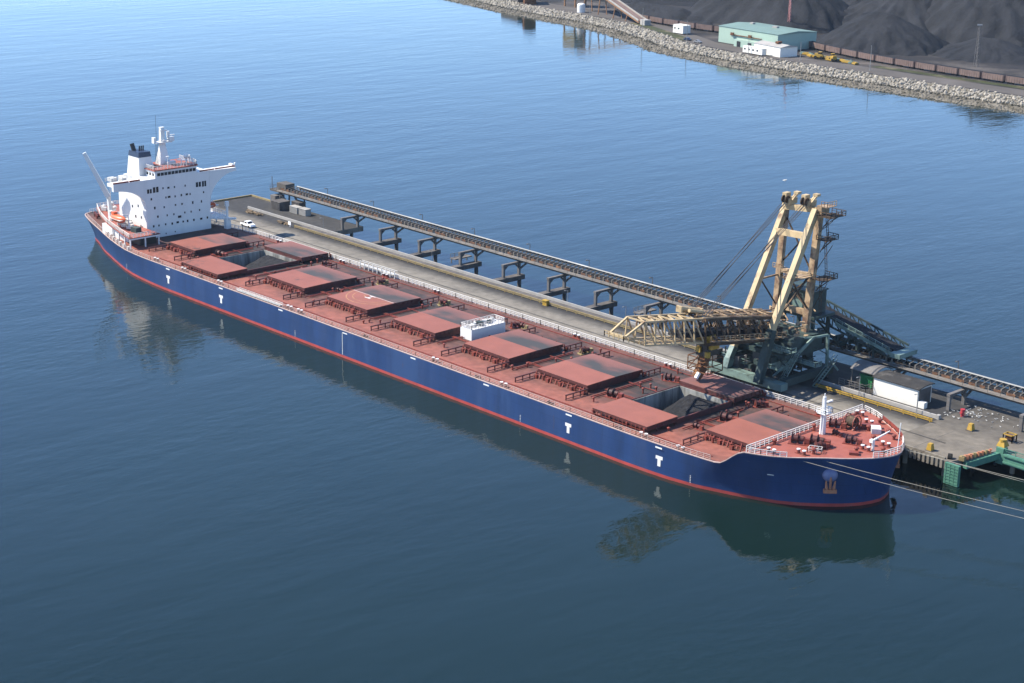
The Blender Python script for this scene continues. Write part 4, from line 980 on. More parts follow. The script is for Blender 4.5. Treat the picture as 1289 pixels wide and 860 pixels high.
# ------------------------------------------------------------------ ship loader
LXa, LXb = 62.9, 72.7
LO = thing('ship_loader', (68, 36, 4), 'tall cream and green ship loader with a lattice boom reaching over the ship', 'ship loader')
for y0, y1, m in ((28.2, 30.4, 'teal'), (44.2, 46.2, 'teald')):
    if y0 > 40: sb = MB().box(57.5, 78.5, y0, y1, 5.2, 6.8)
    else: sb = MB().box(57.5, 78.5, y0, y1, 4.75, 6.3)
    sb.build('sill_beam', M[m], LO)
    for k in range(6): MB().tube((59 + k * 3.7, y0 + .6, 4.45), (59 + k * 3.7, y1 - .6, 4.45), .45, 12).build('wheel', M['black'], LO)
def leg(segs):
    for p_, q_, w_, h_, m in segs: MB().bar(p_, q_, w_, h_).build('leg', M[m], LO)
leg([((LXa, 28.9, 6.2), (LXa, 29.6, 8.2), 1.5, 1.7, 'teal')]); leg([((LXa, 29.4, 8.0), (LXa, 30.9, 10.6), 1.25, 1.45, 'teal'), ((LXa, 30.8, 10.5), (LXa, 46.2, 40.2), 1.15, 1.35, 'cream')])
leg([((LXb, 27.6, 5.4), (LXb, 31.2, 16.6), 1.5, 1.7, 'teald'), ((LXb, 31.1, 16.4), (LXb, 43.8, 41.0), 1.2, 1.4, 'cream')])
leg([((LXa, 44.5, 10), (LXa, 46.0, 39.6), 1.1, 1.3, 'creamd'), ((LXb, 42.6, 10), (LXb, 45.3, 41.0), 1.2, 1.4, 'creamd')])
leg([((LXa, 45.2, 6.8), (LXa, 44.6, 10.2), 1.4, 1.6, 'teald'), ((LXb, 45.2, 6.8), (LXb, 42.8, 10.2), 1.4, 1.6, 'teald')])
def lleg(z, s): # y on the front legs at height z
    return (30.9 + (46.2 - 30.9) * (z - 10.6) / 29.6) if s == 0 else (31.2 + (43.8 - 31.2) * (z - 16.6) / 24.4)
cb = MB()
cb.bar((LXa, lleg(34.6, 0), 34.6), (LXb, lleg(35.6, 1), 35.6), 1.0, 1.3)
cb.bar((LXa, 45.6, 39.8), (LXb, 44.6, 40.8), 1.2, 1.2)
cb.build_each('cross_beam', M['cream'], LO)
cb = MB(); cb.bar((LXa, 44.9, 17.6), (LXb, 43.2, 18.2), .9, 1.2).bar((LXa, 45.4, 25.5), (LXb, 43.9, 26.5), .9, .9).bar((LXa, lleg(24.5, 0), 24.5), (LXa, 45.2, 24.5), .35).bar((LXb, lleg(26.5, 1), 26.5), (LXb, 43.8, 26.5), .7)
cb.build_each('cross_beam', M['creamd'], LO)
br = MB()
br.bar((LXa, 46, 38), (LXb, 43.9, 27), .28).bar((LXb, 45, 38), (LXa, 45.5, 27), .28).bar((LXa, 45.2, 25), (LXb, 43.2, 19), .28).bar((LXb, 44, 26), (LXa, 44.8, 18), .28)
br.bar((LXa, lleg(25, 0), 25), (LXa, 44.6, 17.8), .25).bar((LXb, lleg(27, 1), 27), (LXb, 43.2, 19), .3).bar((LXb, lleg(18, 1), 18), (LXb, 43.8, 27), .35)
br.build('brace', M['brown'], LO)
# platforms, cages and ladders on the rear post
for z, r_ in ((26.0, 2.4), (34.6, 2.0), (39.8, 2.6)):
    pfm = MB()
    x, y = LXb + .9, 45.2 + (z - 30) * .05
    pfm.box(x, x + r_ * 1.4, y - r_, y + r_, z, z + .12); pfm.rail([(x, y - r_, z), (x + r_ * 1.4, y - r_, z), (x + r_ * 1.4, y + r_, z), (x, y + r_, z)], 1.1, 1.2, .06, 2)
    pfm.bar((x + r_ * 1.3, y, z), (x, y, z - 2.6), .2).bar((x + r_ * 1.3, y - r_, z), (x, y - .4, z - 3.0), .14)
    pfm.build('platform', M['brown'], LO)
pfm = MB(); z = 26.6; pfm.box(LXb - 2.8, LXb + 1.2, 37.2, 42.4, z, z + .15).rail([(LXb - 2.8, 42.4, z), (LXb - 2.8, 37.2, z), (LXb + 1.2, 37.2, z)], 1.1, 1.2, .07, 2); pfm.build('platform', M['creamd'], LO); pfm = MB(); pfm.box(LXa - 1.6, LXa + 1.0, 44.8, 46.8, 25.8, 25.95).rail([(LXa - 1.6, 44.8, 25.9), (LXa + 1, 44.8, 25.9)], 1.0, 1, .06, 2); pfm.build('platform', M['creamd'], LO)
ld = MB()
for z0, z1, dx, dy_ in ((18, 26, 1.9, .6), (26.2, 34.6, 2.6, .9), (34.8, 39.8, 2.2, 1.0)):
    for o in (0, .5): ld.bar((LXb + dx + o, 44.4 + dy_, z0), (LXb + dx * .6 + o, 44.6 + dy_, z1), .1)
    for k in range(8): t = k / 8; ld.bar((LXb + dx * (1 - .4 * t), 44.4 + dy_, z0 + (z1 - z0) * t), (LXb + dx * (1 - .4 * t) + .5, 44.4 + dy_, z0 + (z1 - z0) * t), .08)
    ld.bar((LXb + .4, 44.6, z0 + 1), (LXb + dx + 1.2, 45.4, z1 - 1), .13)
ld.build('ladder', M['brown'], LO)
# apex sheave heads
for x, y, z in ((LXa + 1.3, 45.6, 40.6), (LXb - 2.6, 44.6, 41.2)):
    h = MB().cbox((x, y, z + .7), (2.0, 2.8, 1.3)).cbox((x - .5, y - .6, z + 1.9), (1.1, 1.6, 1.2)).bar((x + .7, y - .4, z + 1), (x + 1.3, y + .9, z + 2.7), .5).bar((x + 1.3, y - .8, z + 1), (x + 1.7, y + .5, z + 2.5), .35).cbox((x + 1.5, y + .6, z + 2.6), (1.2, 1.2, .5)).build('sheave_frame', M['cream'], LO)
    for k in (-.5, .5): MB().tube((x + k - .12, y - 1.5, z + 1.2), (x + k + .12, y - 1.5, z + 1.2), .85, 16).build('sheave', M['brown'], h)
ah = MB().box(LXb + .3, LXb + 1.6, 43.6, 46.4, 40.2, 42.0).rail([(LXb + 1.6, 43.4, 42), (LXb + 3.2, 43.4, 42), (LXb + 3.2, 46.6, 42)], 1.1, .9, .05, 2).box(LXb + 1.6, LXb + 3.2, 43.4, 46.6, 41.88, 42.0).build('apex_cabin', M['creamd'], LO)
# boom: outer lattice nose and darker inner boom
def truss(y0, zb0, zt0, y1, zb1, zt1, x0, x1, n, wch, wdi, top_in=.0):
    mb = MB()
    P = lambda k, t: None
    for x in (x0, x1):
        xt = x + (top_in if x == x0 else -top_in)
        mb.bar((x, y0, zb0), (x, y1, zb1), wch); mb.bar((xt, y0, zt0), (xt, y1, zt1), wch)
        for k in range(n):
            t0, t1 = k / n, (k + 1) / n
            ya, yb = y0 + (y1 - y0) * t0, y0 + (y1 - y0) * t1
            mb.bar((x, ya, zb0 + (zb1 - zb0) * t0), (xt, yb, zt0 + (zt1 - zt0) * t1), wdi)
            mb.bar((x, yb, zb0 + (zb1 - zb0) * t1), (xt, yb, zt0 + (zt1 - zt0) * t1), wdi)
    for k in range(n + 1):
        t = k / n; y = y0 + (y1 - y0) * t; zb = zb0 + (zb1 - zb0) * t; zt = zt0 + (zt1 - zt0) * t
        mb.bar((x0, y, zb), (x1, y, zb), wdi); mb.bar((x0 + top_in, y, zt), (x1 - top_in, y, zt), wdi)
        if k < n:
            y2 = y0 + (y1 - y0) * (k + 1) / n; z2 = zt0 + (zt1 - zt0) * (k + 1) / n; z3 = zb0 + (zb1 - zb0) * (k + 1) / n
            mb.bar((x0 + top_in, y, zt), (x1 - top_in, y2, z2), wdi * .8); mb.bar((x1, y, zb), (x0, y2, z3), wdi * .8)
    return mb
nose = truss(10.5, 17.6, 22.6, -7.4, 20.6, 25.3, 66.0, 71.6, 6, .40, .26, .5)
for x in (66.0, 71.6):
    nose.bar((x, -7.4, 20.6), (x + (.8 if x < 68 else -.8), -12.8, 23.0), .4); nose.bar((x + (.5 if x < 68 else -.5), -7.4, 25.3), (x + (.8 if x < 68 else -.8), -12.8, 23.0), .4)
nose.bar((66.6, -12.8, 23), (71.0, -12.8, 23), .5).rail([(65.6, -8, 20.8), (66.2, -13.6, 22.6), (71.4, -13.6, 22.6), (72, -8, 20.8)], 1.1, 1.4, .08, 2)
nose.build('boom_nose', M['cream'], LO)
inner = truss(36, 13.4, 18.2, 10.5, 17.2, 22.6, 65.4, 72.0, 7, .5, .32, .3)
inner.build('boom', M['brown'], LO)
for x, z_ in ((65.6, .35), (67.2, .45), (70.0, .45), (71.8, .35)): MB().bar((x, 36.5, 18.3 + z_), (x, 9.5, 22.8 + z_), .26).build('top_chord', M['creamd'], LO)
for k in range(11):
    t = k / 11; y = 35.5 - 25 * t; z = 18.9 + 4.3 * t; MB().bar((65.6 if k % 2 else 71.8, y, z), (71.8 if k % 2 else 65.6, y - 2.3, z + .4), .18).build('top_brace', M['creamd'], LO)
for k in range(14):
    y = rng.uniform(14, 34); z = 13.6 + (36 - y) * .155 + rng.uniform(.5, 3.5); MB().bar((rng.choice((65.2, 64.6)), y, z - 1.5), (65.2, y + rng.uniform(-1.5, 1.5), z + 1.5), .16).build('boom_bracket', M['creamd'], LO)
wkw = MB(); 
for x in (64.4, 73.0):
    wkw.bar((x, 36, 14.2), (x, 11, 18.0), 1.0, .1)
    for k in range(17): t = k / 16; y = 36 - 25 * t; z = 14.2 + 3.8 * t; wkw.bar((x, y, z), (x, y, z + 1.1), .09)
    wkw.bar((x, 36, 15.3), (x, 11, 19.1), .1); wkw.bar((x, 36, 14.8), (x, 11, 18.6), .07)
wkw.bar((66, 36, 18.4), (66, 11, 22.9), .5, .3).build('boom_walkway', M['creamd'], LO)
MB().bar((68.7, 38, 14.8), (68.7, 4.5, 20.0), 3.4, 1.1).build('boom_belt', M['coal'], LO)
jk = MB()
for k in range(22):
    t = k / 22; y = 35 - 24 * t; z = 14.5 + 3.9 * t; jk.cbox((rng.choice((65.5, 67, 70.5, 71.9)), y, z + rng.uniform(0, 3)), (rng.uniform(.3, .9), rng.uniform(.4, 1.4), rng.uniform(.3, 1.1)))
jk.build_each('boom_machinery', M['brown'], LO)
MB().tube((67.0, 7.6, 24.4), (67.4, 13.4, 22.9), .62, 14).tube((68.8, 8.6, 24.2), (69.0, 12.6, 23.2), .4, 12).cbox((67.2, 7.4, 24.4), (1.5, .5, 1.3)).cbox((67.4, 13.6, 22.8), (1.5, .6, 1.4)).build('hoist_drum', M['cream'], LO)
# stay ropes apex -> boom
for x0, y0, z0, x1 in ((LXa + .9, 44.6, 41.0, 66.2), (LXa + 1.7, 44.6, 41.0, 67.0), (LXb - 2.9, 43.6, 41.6, 70.6), (LXb - 2.1, 43.6, 41.6, 71.4)):
    for dz in (0, .8): MB().tube((x0, y0, z0 + dz), (x1, 10.6 + dz * 1.5, 23.2), .075, 5).build('stay_rope', M['cable'], LO)
# chute hanging under the boom
ch = MB().box(67.4, 70.4, 13.0, 16.4, 13.6, 17.4).build('chute', M['black'], LO)
MB().cbox((69.4, 14.0, 17.5), (3.2, 2.6, 1.4), .2).cbox((70.6, 14.8, 16.0), (1.1, 2.6, 1.6)).cbox((68.4, 12.8, 15.0), (1.0, .6, 1.2)).tube((67.8, 12.6, 17), (70.8, 12.6, 17), .35).cbox((70.6, 13, 14.2), (.9, .8, 1.2)).build('chute_drive', M['yellow'], ch)
cg = MB(); x0, x1, y0, y1, z0, z1 = 66.2, 71.8, 12.0, 16.6, 10.4, 13.4
for z in (z0, (z0 + z1) / 2, z1):
    for a_, b_ in (((x0, y0), (x1, y0)), ((x1, y0), (x1, y1)), ((x1, y1), (x0, y1)), ((x0, y1), (x0, y0))): cg.bar((*a_, z), (*b_, z), .16)
for x in (x0, (x0 + x1) / 2, x1):
    for y in (y0, y1): cg.bar((x, y, z0), (x, y, z1), .16)
cg.bar((x0, y0, z0), (x1, y0, z1), .14).bar((x0, y0, z0), (x0, y1, z1), .14); cg.build('chute_cage', M['rust'], ch)
MB().bar((69, 14.2, 13.6), (68.9, 13.4, 11.0), 1.8, 1.8, 1.5, 1.5).bar((68.9, 13.6, 11.2), (68.6, 12.0, 8.9), 1.7, 1.9, 1.3, 1.5).build('spout', M['rust'], ch)
MB().bar((69.5, 11.9, 10.3), (69.3, 11.2, 9.2), .8, .5).build('spout_flap', M['white'], ch)
# portal body, slew deck, cabin and house
MB().box(61.5, 75.5, 33, 46.5, 10.0, 11.0).box(63.5, 75.5, 34.5, 45.5, 11.0, 14.0).build('slew_deck', M['teald'], LO)
MB().box(57.8, 59.2, 30.5, 44.2, 6.0, 7.4).box(76.5, 78, 30.4, 44.2, 5.2, 6.8).box(LXa - .6, LXa + .6, 30.8, 44.4, 9.0, 10.2).box(LXb - .6, LXb + .6, 31, 44.4, 9.2, 10.4).build_each('portal_girder', M['teald'], LO)
MB().box(70.4, 73.8, 33.6, 36.6, 7.0, 12.2).box(66.5, 70.3, 34.2, 38, 7.6, 11.6).build_each('control_cabin', M['teal'], LO)
mbk = MB(); mbk.bar((74, 36, 8.2), (76.8, 40.5, 14.0), .55).bar((76.8, 40.5, 14), (77.6, 44.6, 14), .45).bar((77.6, 44.6, 14), (77.8, 44.8, 5.4), .55).bar((71, 35, 13.4), (76.8, 40.5, 14), .4).bar((74, 31, 6.5), (76.8, 40.5, 14), .4).bar((77.8, 44.8, 9), (79.5, 46.6, 6), .4).bar((73, 36, 13), (66, 34, 13.2), .3).bar((74, 38, 12.4), (70, 33.2, 12.6), .3)
mbk.build('brace', M['teal'], LO)
wk = MB()
for z, x0, x1, y0, y1 in ((11.1, 60, 63, 32.5, 46), (12.4, 66.5, 78, 31.5, 33.2), (7.2, 59.2, 66, 31.2, 32.6), (8.8, 74, 80.5, 37, 39)):
    wk.box(x0, x1, y0, y1, z, z + .12); wk.rail([(x0, y1, z), (x0, y0, z), (x1, y0, z), (x1, y1, z)], 1.1, 1.3, .07, 2)
wk.build('platform', M['teal'], LO)
jb = MB()
for k in range(46):
    x, y, z = rng.uniform(59, 78), rng.uniform(30.5, 45), rng.uniform(6.4, 15.5); jb.cbox((x, y, z), (rng.uniform(.3, 1.6), rng.uniform(.3, 1.6), rng.uniform(.3, 1.2)))
for k in range(30):
    x, y, z = rng.uniform(60, 78), rng.uniform(31, 44), rng.uniform(6.5, 14); jb.bar((x, y, z), (x + rng.uniform(-3, 3), y + rng.uniform(-3, 3), z + rng.uniform(-1.5, 1.5)), .18)
jb.build_each('slew_machinery', M['teald'], LO)
jb = MB()
for k in range(26):
    x, y, z = rng.uniform(64, 76), rng.uniform(33, 41), rng.uniform(13.5, 18); jb.cbox((x, y, z), (rng.uniform(.3, 1.3), rng.uniform(.3, 1.3), rng.uniform(.3, 1.0)), rng.uniform(0, 1))
for k in range(20):
    x, y, z = rng.uniform(63, 77), rng.uniform(33, 44), rng.uniform(13, 19); jb.bar((x, y, z), (x + rng.uniform(-3, 3), y + rng.uniform(-3, 3), z + rng.uniform(-1, 1)), .2)
jb.build_each('hoist_machinery', M['creamd'], LO)
for k in range(26):
    x, y = rng.uniform(58, 79), rng.uniform(31, 44.5); h_ = rng.uniform(1, 5.5)
    MB().bar((x, y, 4.7), (x, y, 4.7 + h_), .22).build('post', M['teald'], LO) if k % 3 else MB().cbox((x, y, 4.9 + h_ / 2), (rng.uniform(.8, 2.2), rng.uniform(.8, 2), h_)).build('gear_case', M['concd'], LO)
for x, y0, z0, y1, z1 in ((75.8, 30.6, 4.8, 36, 11.2), (60.6, 31, 5.2, 36, 11.2), (79.4, 38, 4.2, 45, 9)):
    st = MB()
    for o in (0, .9): st.bar((x + o, y0, z0), (x + o, y1, z1), .12, .25); st.bar((x + o, y0, z0 + 1), (x + o, y1, z1 + 1), .08)
    for j in range(12): t = j / 12; st.bar((x, y0 + (y1 - y0) * t, z0 + (z1 - z0) * t), (x + .9, y0 + (y1 - y0) * t, z0 + (z1 - z0) * t), .25, .06)
    st.build('stair', M['teal'], LO)
mh = MB().box(63.8, 71.2, 46.6, 51.8, 16.6, 21.6).build('machinery_house', M['teald'], LO)
MB().box(63.5, 71.5, 46.3, 52.1, 21.6, 21.85).build('house_roof', M['teald'], mh)
MB().box(65.6, 68.8, 46.5, 46.58, 17.2, 19.4).build('panel', M['teal'], mh)
for x in (66.2, 67.5): MB().box(x, x + .8, 46.52, 46.62, 19.9, 20.9).build('window', M['glass'], mh)
MB().box(62, 73, 45.5, 53, 16.0, 16.58).build('house_deck', M['teald'], LO)
for x in (64, 72):
    for y in (46.5, 52): MB().bar((x, y, 4.0 if y < 50 else 8.5), (x, y, 15.8), .7).build('leg', M['teald'], LO)
# tripper: inclined conveyor riding over the gallery
tr = MB()
for y in (52.6, 59.2):
    tr.bar((66, y, 16.6), (88.6, y, 11.4), .4, .4).bar((66, y, 14.4), (88.6, y, 9.9), .35, .35)
    for k in range(10):
        t = k / 10; x = 66 + 22.6 * t; tr.bar((x, y, 16.6 - 5.2 * t), (x + 2.26, y, 14.4 - 4.5 * (t + .1)), .2).bar((x, y, 14.4 - 4.5 * t), (x, y, 16.6 - 5.2 * t), .2)
tro = tr.build('tripper_truss', M['teald'], LO)
MB().bar((66, 55.9, 15.9), (90, 55.9, 10.6), 3.6, .5).build('tripper_belt', M['coal'], tro)
tl = MB(); tl.bar((74, 52.2, 14.2), (89.5, 52.2, 10.8), .25, .7).cbox((89.8, 55.6, 10.6), (2.6, 6.6, 1.0)); [tl.bar((74 + k * 1.8, 52.1, 14.4 - .4 * k), (74 + k * 1.8, 52.1, 15.6 - .4 * k), .1) for k in range(9)]
tl.bar((74, 52.1, 15.5), (88.5, 52.1, 12.2), .1).build('tripper_rail', M['teal'], tro)
tg = MB()
for k in range(26):
    x = 64 + k * 1.05; tg.cbox((x, rng.uniform(53, 58), 9.7 + rng.uniform(0, .8)), (.5, rng.uniform(.6, 2.5), rng.uniform(.5, 1.6)))
tg.bar((68, 52.8, 14), (76, 52.8, 8.6), .35).bar((80, 52.8, 12.6), (72, 52.8, 8.6), .35).bar((84, 52.8, 11.6), (84, 52.8, 8.6), .4).bar((68, 58.8, 14), (76, 58.8, 8.6), .35)
tg.build_each('tripper_carriage', M['teald'], tro)

# ------------------------------------------------------------------ things on the wharf
def run(name, y, z, x0, x1, m, label, cat, kind):
    mb = MB()
    if kind == 'guard':
        mb.bar((x0, y, z + .75), (x1, y, z + .75), .2, .24); mb.bar((x0, y, z + .35), (x1, y, z + .35), .14, .2)
        k = x0
        while k <= x1: mb.bar((k, y, z), (k, y, z + .8), .2); k += 3.2
    return tag(mb.build(name, m), label, cat)
run('guard_rail', 38.4, 4.0, -108, 56, M['yellowd'], 'long dusty yellow guard rail along the wharf road left of the loader', 'guard rail', 'guard')
run('guard_rail', 38.4, 4.0, 80, 109.4, M['yellow'], 'yellow guard rail between the loader and the white shed', 'guard rail', 'guard')
cbm = MB().box(-137, 57, 42.15, 42.5, 4.0, 4.75); tag(cbm.build('pipe_duct', M['curb']), 'long white capped duct along the back of the wharf left of the loader', 'duct')
cbm = MB().box(79, 108.5, 41.1, 41.6, 4.0, 4.75).box(108.5, 109.2, 40.9, 41.8, 4.0, 4.9); tag(cbm.build('pipe_duct', M['curb']), 'pale concrete duct in front of the white shed', 'duct')
ct = MB().box(-108, 56, 39.4, 41.4, 4.0, 4.35); tag(ct.build('cable_trough', M['concd']), 'dark cable trough between yellow guard rail and white duct', 'cable trough')
# lamp posts on the wharf
def lamp(x, y, h, label):
    t = thing('lamp_post', (x, y, 4.0), label, 'lamp post', 'thin lamp posts on the wharf')
    MB().tube((x, y, 4.0), (x, y, 4 + h), .09, 8, .06).build('pole', M['roofgrey'], t)
    MB().bar((x, y, 4 + h), (x, y - .9, 4 + h + .12), .08).cbox((x, y - 1.0, 4 + h + .1), (.22, .5, .12)).build('lamp_head', M['roofgrey'], t)
for x, y, h, l in ((-100, 42.8, 3.8, 'thin grey lamp post at the left end of the wharf near the dark platform'), (-52, 42.8, 3.6, 'thin grey lamp post on the duct beside the fourth conveyor trestle'), (-.2, 42.8, 3.6, 'thin grey lamp post left of the cream boom nose, farther from it'), (19.6, 42.8, 3.8, 'thin grey lamp post left of the cream boom nose, nearer to it'),
                   (89.7, 40.4, 4.4, 'thin grey lamp post by the wire pen and green bin'), (104.2, 40.4, 4.4, 'thin grey lamp post at the corner of the white shed')): lamp(x, y, h, l)
# white shed and its lean-to
sh = thing('shed', (97, 48, 4), 'white walled wharf shed with a dark roof under the conveyor', 'shed')
sw = MB().box(90.7, 101.7, 44.1, 49.2, 4.0, 7.95).build('wall', M['shedwall'], sh)
rf = MB(); n = 8; V = []
for k in range(n + 1):
    t = k / n; y = 43.8 + 5.7 * t; z = 8.0 + .3 * math.sin(math.pi * t) + .25 * t; V += [(90.4, y, z), (102.2, y, z), (90.4, y, z - .2), (102.2, y, z - .2)]
F_ = []
for k in range(n): a = 4 * k; F_ += [(a, a + 1, a + 5, a + 4), (a + 2, a + 6, a + 7, a + 3), (a, a + 4, a + 6, a + 2), (a + 1, a + 3, a + 7, a + 5)]
F_ += [(0, 2, 3, 1), (4 * n, 4 * n + 1, 4 * n + 3, 4 * n + 2)]
rf.add(V, F_).build('roof', M['shedroof'], sh)
MB().box(101.72, 101.8, 44.6, 48.8, 4.1, 7.6).build('end_face', M['concd'], sh)  # dark sheet over most of the end wall
MB().box(101.9, 103.4, 44.2, 45.4, 4.0, 5.3).build('annex', M['shedwall'], sh)
s2 = thing('lean_to', (86.5, 49, 4), 'open lean-to with grey rounded roof left of the white shed', 'shelter')
V = []; F_ = []
for k in range(n + 1):
    t = k / n; y = 45.4 + 6.6 * t; z = 7.6 + 1.3 * math.sin(math.pi * t * .9 + .15); V += [(83.4, y, z), (90.0, y, z), (83.4, y, z - .15), (90.0, y, z - .15)]
for k in range(n): a = 4 * k; F_ += [(a, a + 1, a + 5, a + 4), (a + 2, a + 6, a + 7, a + 3), (a, a + 4, a + 6, a + 2), (a + 1, a + 3, a + 7, a + 5)]
F_ += [(0, 2, 3, 1), (4 * n, 4 * n + 1, 4 * n + 3, 4 * n + 2)]
MB().add(V, F_).build('roof', M['leg'], s2)
for x in (83.8, 89.6):
    for y in (45.8, 51.6): MB().box(x - .12, x + .12, y - .12, y + .12, 4.0, 7.6).build('post', M['leg'], s2)
bnn = MB().box(85.6, 88.6, 46.4, 48.4, 4.2, 6.6).box(85.4, 88.8, 46.2, 48.6, 6.6, 6.8); [bnn.box(85.9 + k * .5, 86.05 + k * .5, 46.3, 46.39, 4.3, 6.5) for k in range(5)]
tag(bnn.build('waste_bin', M['bin']), 'green steel bin under the lean-to beside the white shed', 'bin')
fn = MB().rail([(82.8, 42.6, 4), (89.8, 42.6, 4), (89.8, 45.2, 4)], 2.0, 1.3, .05, 4); tag(fn.build('wire_fence', M['leg']), 'wire fence pen in front of the lean-to and green bin', 'fence')
# mooring bollard blocks
def mooring_block(x, y, label):
    t = thing('mooring_block', (x, y, 4), label, 'bollard', 'yellow mooring blocks on the wharf')
    mb = MB(); frustum(mb, x, y, 4.0, .6, .6, 5.45, .4, .4); mb.build('block', M['yellow'], t)
    MB().box(x - .75, x + .75, y - .75, y + .75, 4.0, 4.12).build('base_plate', M['concd'], t)
mooring_block(117.0, 40.6, 'yellow tapered block standing alone in the middle of the wharf right of the guard rail'); mooring_block(118.2, 24.6, 'yellow tapered block at the wharf edge right of the ship bow')
hrl = thing('hose_reel', (125.6, 41, 4), 'yellow wheeled frame stand near the right end of the wharf', 'reel stand')
MB().rail([(124.6, 40.2, 4), (126.6, 40.2, 4), (126.6, 41.8, 4), (124.6, 41.8, 4), (124.6, 40.2, 4)], 1.5, 2, .09, 1).build('frame', M['yellow'], hrl)
MB().tube((124.9, 41, 4.85), (126.3, 41, 4.85), .6, 12).build('drum', M['rust'], hrl)
rp_ = MB().tube((111.2, 46.5, 4), (111.2, 46.5, 5.3), .38, 10).tube((111.2, 46.5, 5.3), (111.2, 46.5, 5.6), .5, 10).cbox((111.2, 46.1, 4.9), (.5, .6, .4)); tag(rp_.build('hydrant', mat('hydrant_red', (.36, .03, .04), .5)), 'red hydrant amid the flock of gulls on the wharf', 'hydrant')
# fender panel and corner gear
fp = thing('fender_panel', (125.6, 21, 0), 'square green fender panel hanging in the water at the wharf corner', 'fender')
MB().box(124.2, 127.4, 20.6, 21.2, .1, 4.3).build('panel', M['green'], fp)
sl_ = MB(); [sl_.box(124.3, 127.3, 20.5, 20.58, .5 + k * .62, .6 + k * .62) for k in range(6)]; [sl_.box(124.5 + k * .9, 124.62 + k * .9, 20.52, 20.58, .2, 4.2) for k in range(4)]; sl_.build('slats', M['green'], fp)
MB().bar((125, 21.2, 3.4), (124.2, 22.6, 3.4), .35).bar((126.6, 21.2, 3.4), (125, 23.4, 3.4), .35).bar((126.6, 21.2, 1.2), (125.4, 23.4, 2.7), .35).build('bracket', M['rust'], fp)
tyre = MB().tube((122.9, 23.6, 4.3), (123.6, 23.9, 4.3), .7, 14); tag(tyre.build('black_drum', M['tyre']), 'black drum lying at the wharf corner behind the green fender panel', 'drum')
fb = thing('fender_beam', (127.4, 29, 3), 'green steel fender beam slanting along the wharf corner beneath rusty blocks', 'fender')
MB().bar((126.1, 24.6, 3.2), (127.9, 33.6, 3.6), 1.0, 1.3).build('beam', M['green'], fb)
MB().box(127.4, 129.0, 33.2, 34.8, 2.0, 5.2).build('end_post', M['green'], fb)
yb = MB(); frustum(yb, 127.8, 34.8, 5.2, .9, .9, 6.1, .6, .6); yb.tube((127.8, 34.8, 6.1), (127.8, 34.8, 6.6), .7, 12); tag(yb.build('bollard_head', M['yellow']), 'yellow bollard head on the post where the two green beams meet', 'bollard')
for k in range(8):
    t = k / 8; x, y = 125.4 + 1.6 * t, 24.6 + 8.4 * t
    o = MB().cbox((x, y, 4.42), (1.1 - .08 * k, .9, .8 - .03 * k), .2 + .3 * (k % 2)).cbox((x + .2, y, 4.92), (.5, .5, .2), .5)
    tag(o.build('rusty_block', M['anchor'] if k % 3 else M['yellowd']), 'rusty steel block in the row along the slanting green fender beam', 'steel block', 'rusty blocks on the wharf corner')
wb = thing('walkway_girder', (160, 33.4, 4), 'green railed edge girder leading right out of the photo from the wharf corner', 'girder')
MB().box(129.1, 205, 33.2, 33.9, 2.2, 4.3).build('beam', M['green'], wb)
MB().box(129.1, 205, 32.9, 33.19, 3.9, 4.2).box(129.1, 205, 32.9, 33.19, 2.5, 2.8).build('flange', M['green'], wb)
MB().rail([(129.2, 33.6, 4.3), (205, 33.6, 4.3)], .9, 2.2, .06, 2).build('railing', M['green'], wb)
# pickup car
def pickup():
    x, y, z = -117.6, 28.8, 4.0; t = thing('pickup', (x, y, z), 'white pickup car parked on the wharf beside the superstructure', 'pickup')
    prof = [(-2.6, .45), (-2.6, 1.05), (-.75, 1.1), (-.55, 1.72), (.75, 1.75), (1.35, 1.12), (2.45, .98), (2.6, .75), (2.6, .45)]
    MB().extrude([(x + a, y - .88, z + b) for a, b in prof], (0, 1.76, 0)).build('body', M['carw'], t)
    MB().box(x - 2.45, x - .85, y - .72, y + .72, z + 1.0, z + 1.12).build('cargo_bed', M['tyre'], t)
    MB().box(x - .4, x + .65, y - .9, y + .9, z + 1.2, z + 1.62).build('side_window', M['glass'], t)
    MB().add([(x + 1.33, y - .75, z + 1.16), (x + 1.33, y + .75, z + 1.16), (x + .8, y + .68, z + 1.7), (x + .8, y - .68, z + 1.7)], [(0, 1, 2, 3)]).build('windscreen', M['glass'], t)
    for a in (-1.65, 1.65):
        for b in (-.8, .8): MB().tube((x + a, y + b - .12, z + .38), (x + a, y + b + .12, z + .38), .38, 14).build('wheel', M['tyre'], t)
pickup()
# containers and bins by the conveyor head
def crate(name, x0, x1, y0, y1, h, m, label, cat):
    t = thing(name, ((x0 + x1) / 2, (y0 + y1) / 2, 4), label, cat)
    MB().box(x0, x1, y0, y1, 4.0, 4 + h).build('body', m, t)
    r_ = MB(); k = x0 + .3
    while k < x1 - .2: r_.box(k, k + .14, y0 - .07, y0, 4.1, 3.9 + h); k += .55
    r_.build('ribs', m, t)
    MB().box(x0 - .08, x1 + .08, y0 - .1, y1 + .08, 4 + h, 4.12 + h).build('lid', m, t)
crate('container', -125.2, -121.4, 49.2, 51.2, 1.9, M['curb'], 'pale grey container near the conveyor head, left of two', 'container')
crate('container', -121.0, -117.6, 49.5, 51.5, 1.9, M['curb'], 'pale grey container near the conveyor head, right of two', 'container')
crate('coal_bin', -132.4, -128.2, 47.6, 51.6, 2.5, M['concd'], 'dark open bin under the conveyor head, left of two', 'bin')
crate('coal_bin', -127.5, -123.6, 51.6, 54, 2.6, M['concd'], 'dark bin behind the pale containers at the conveyor head', 'bin')
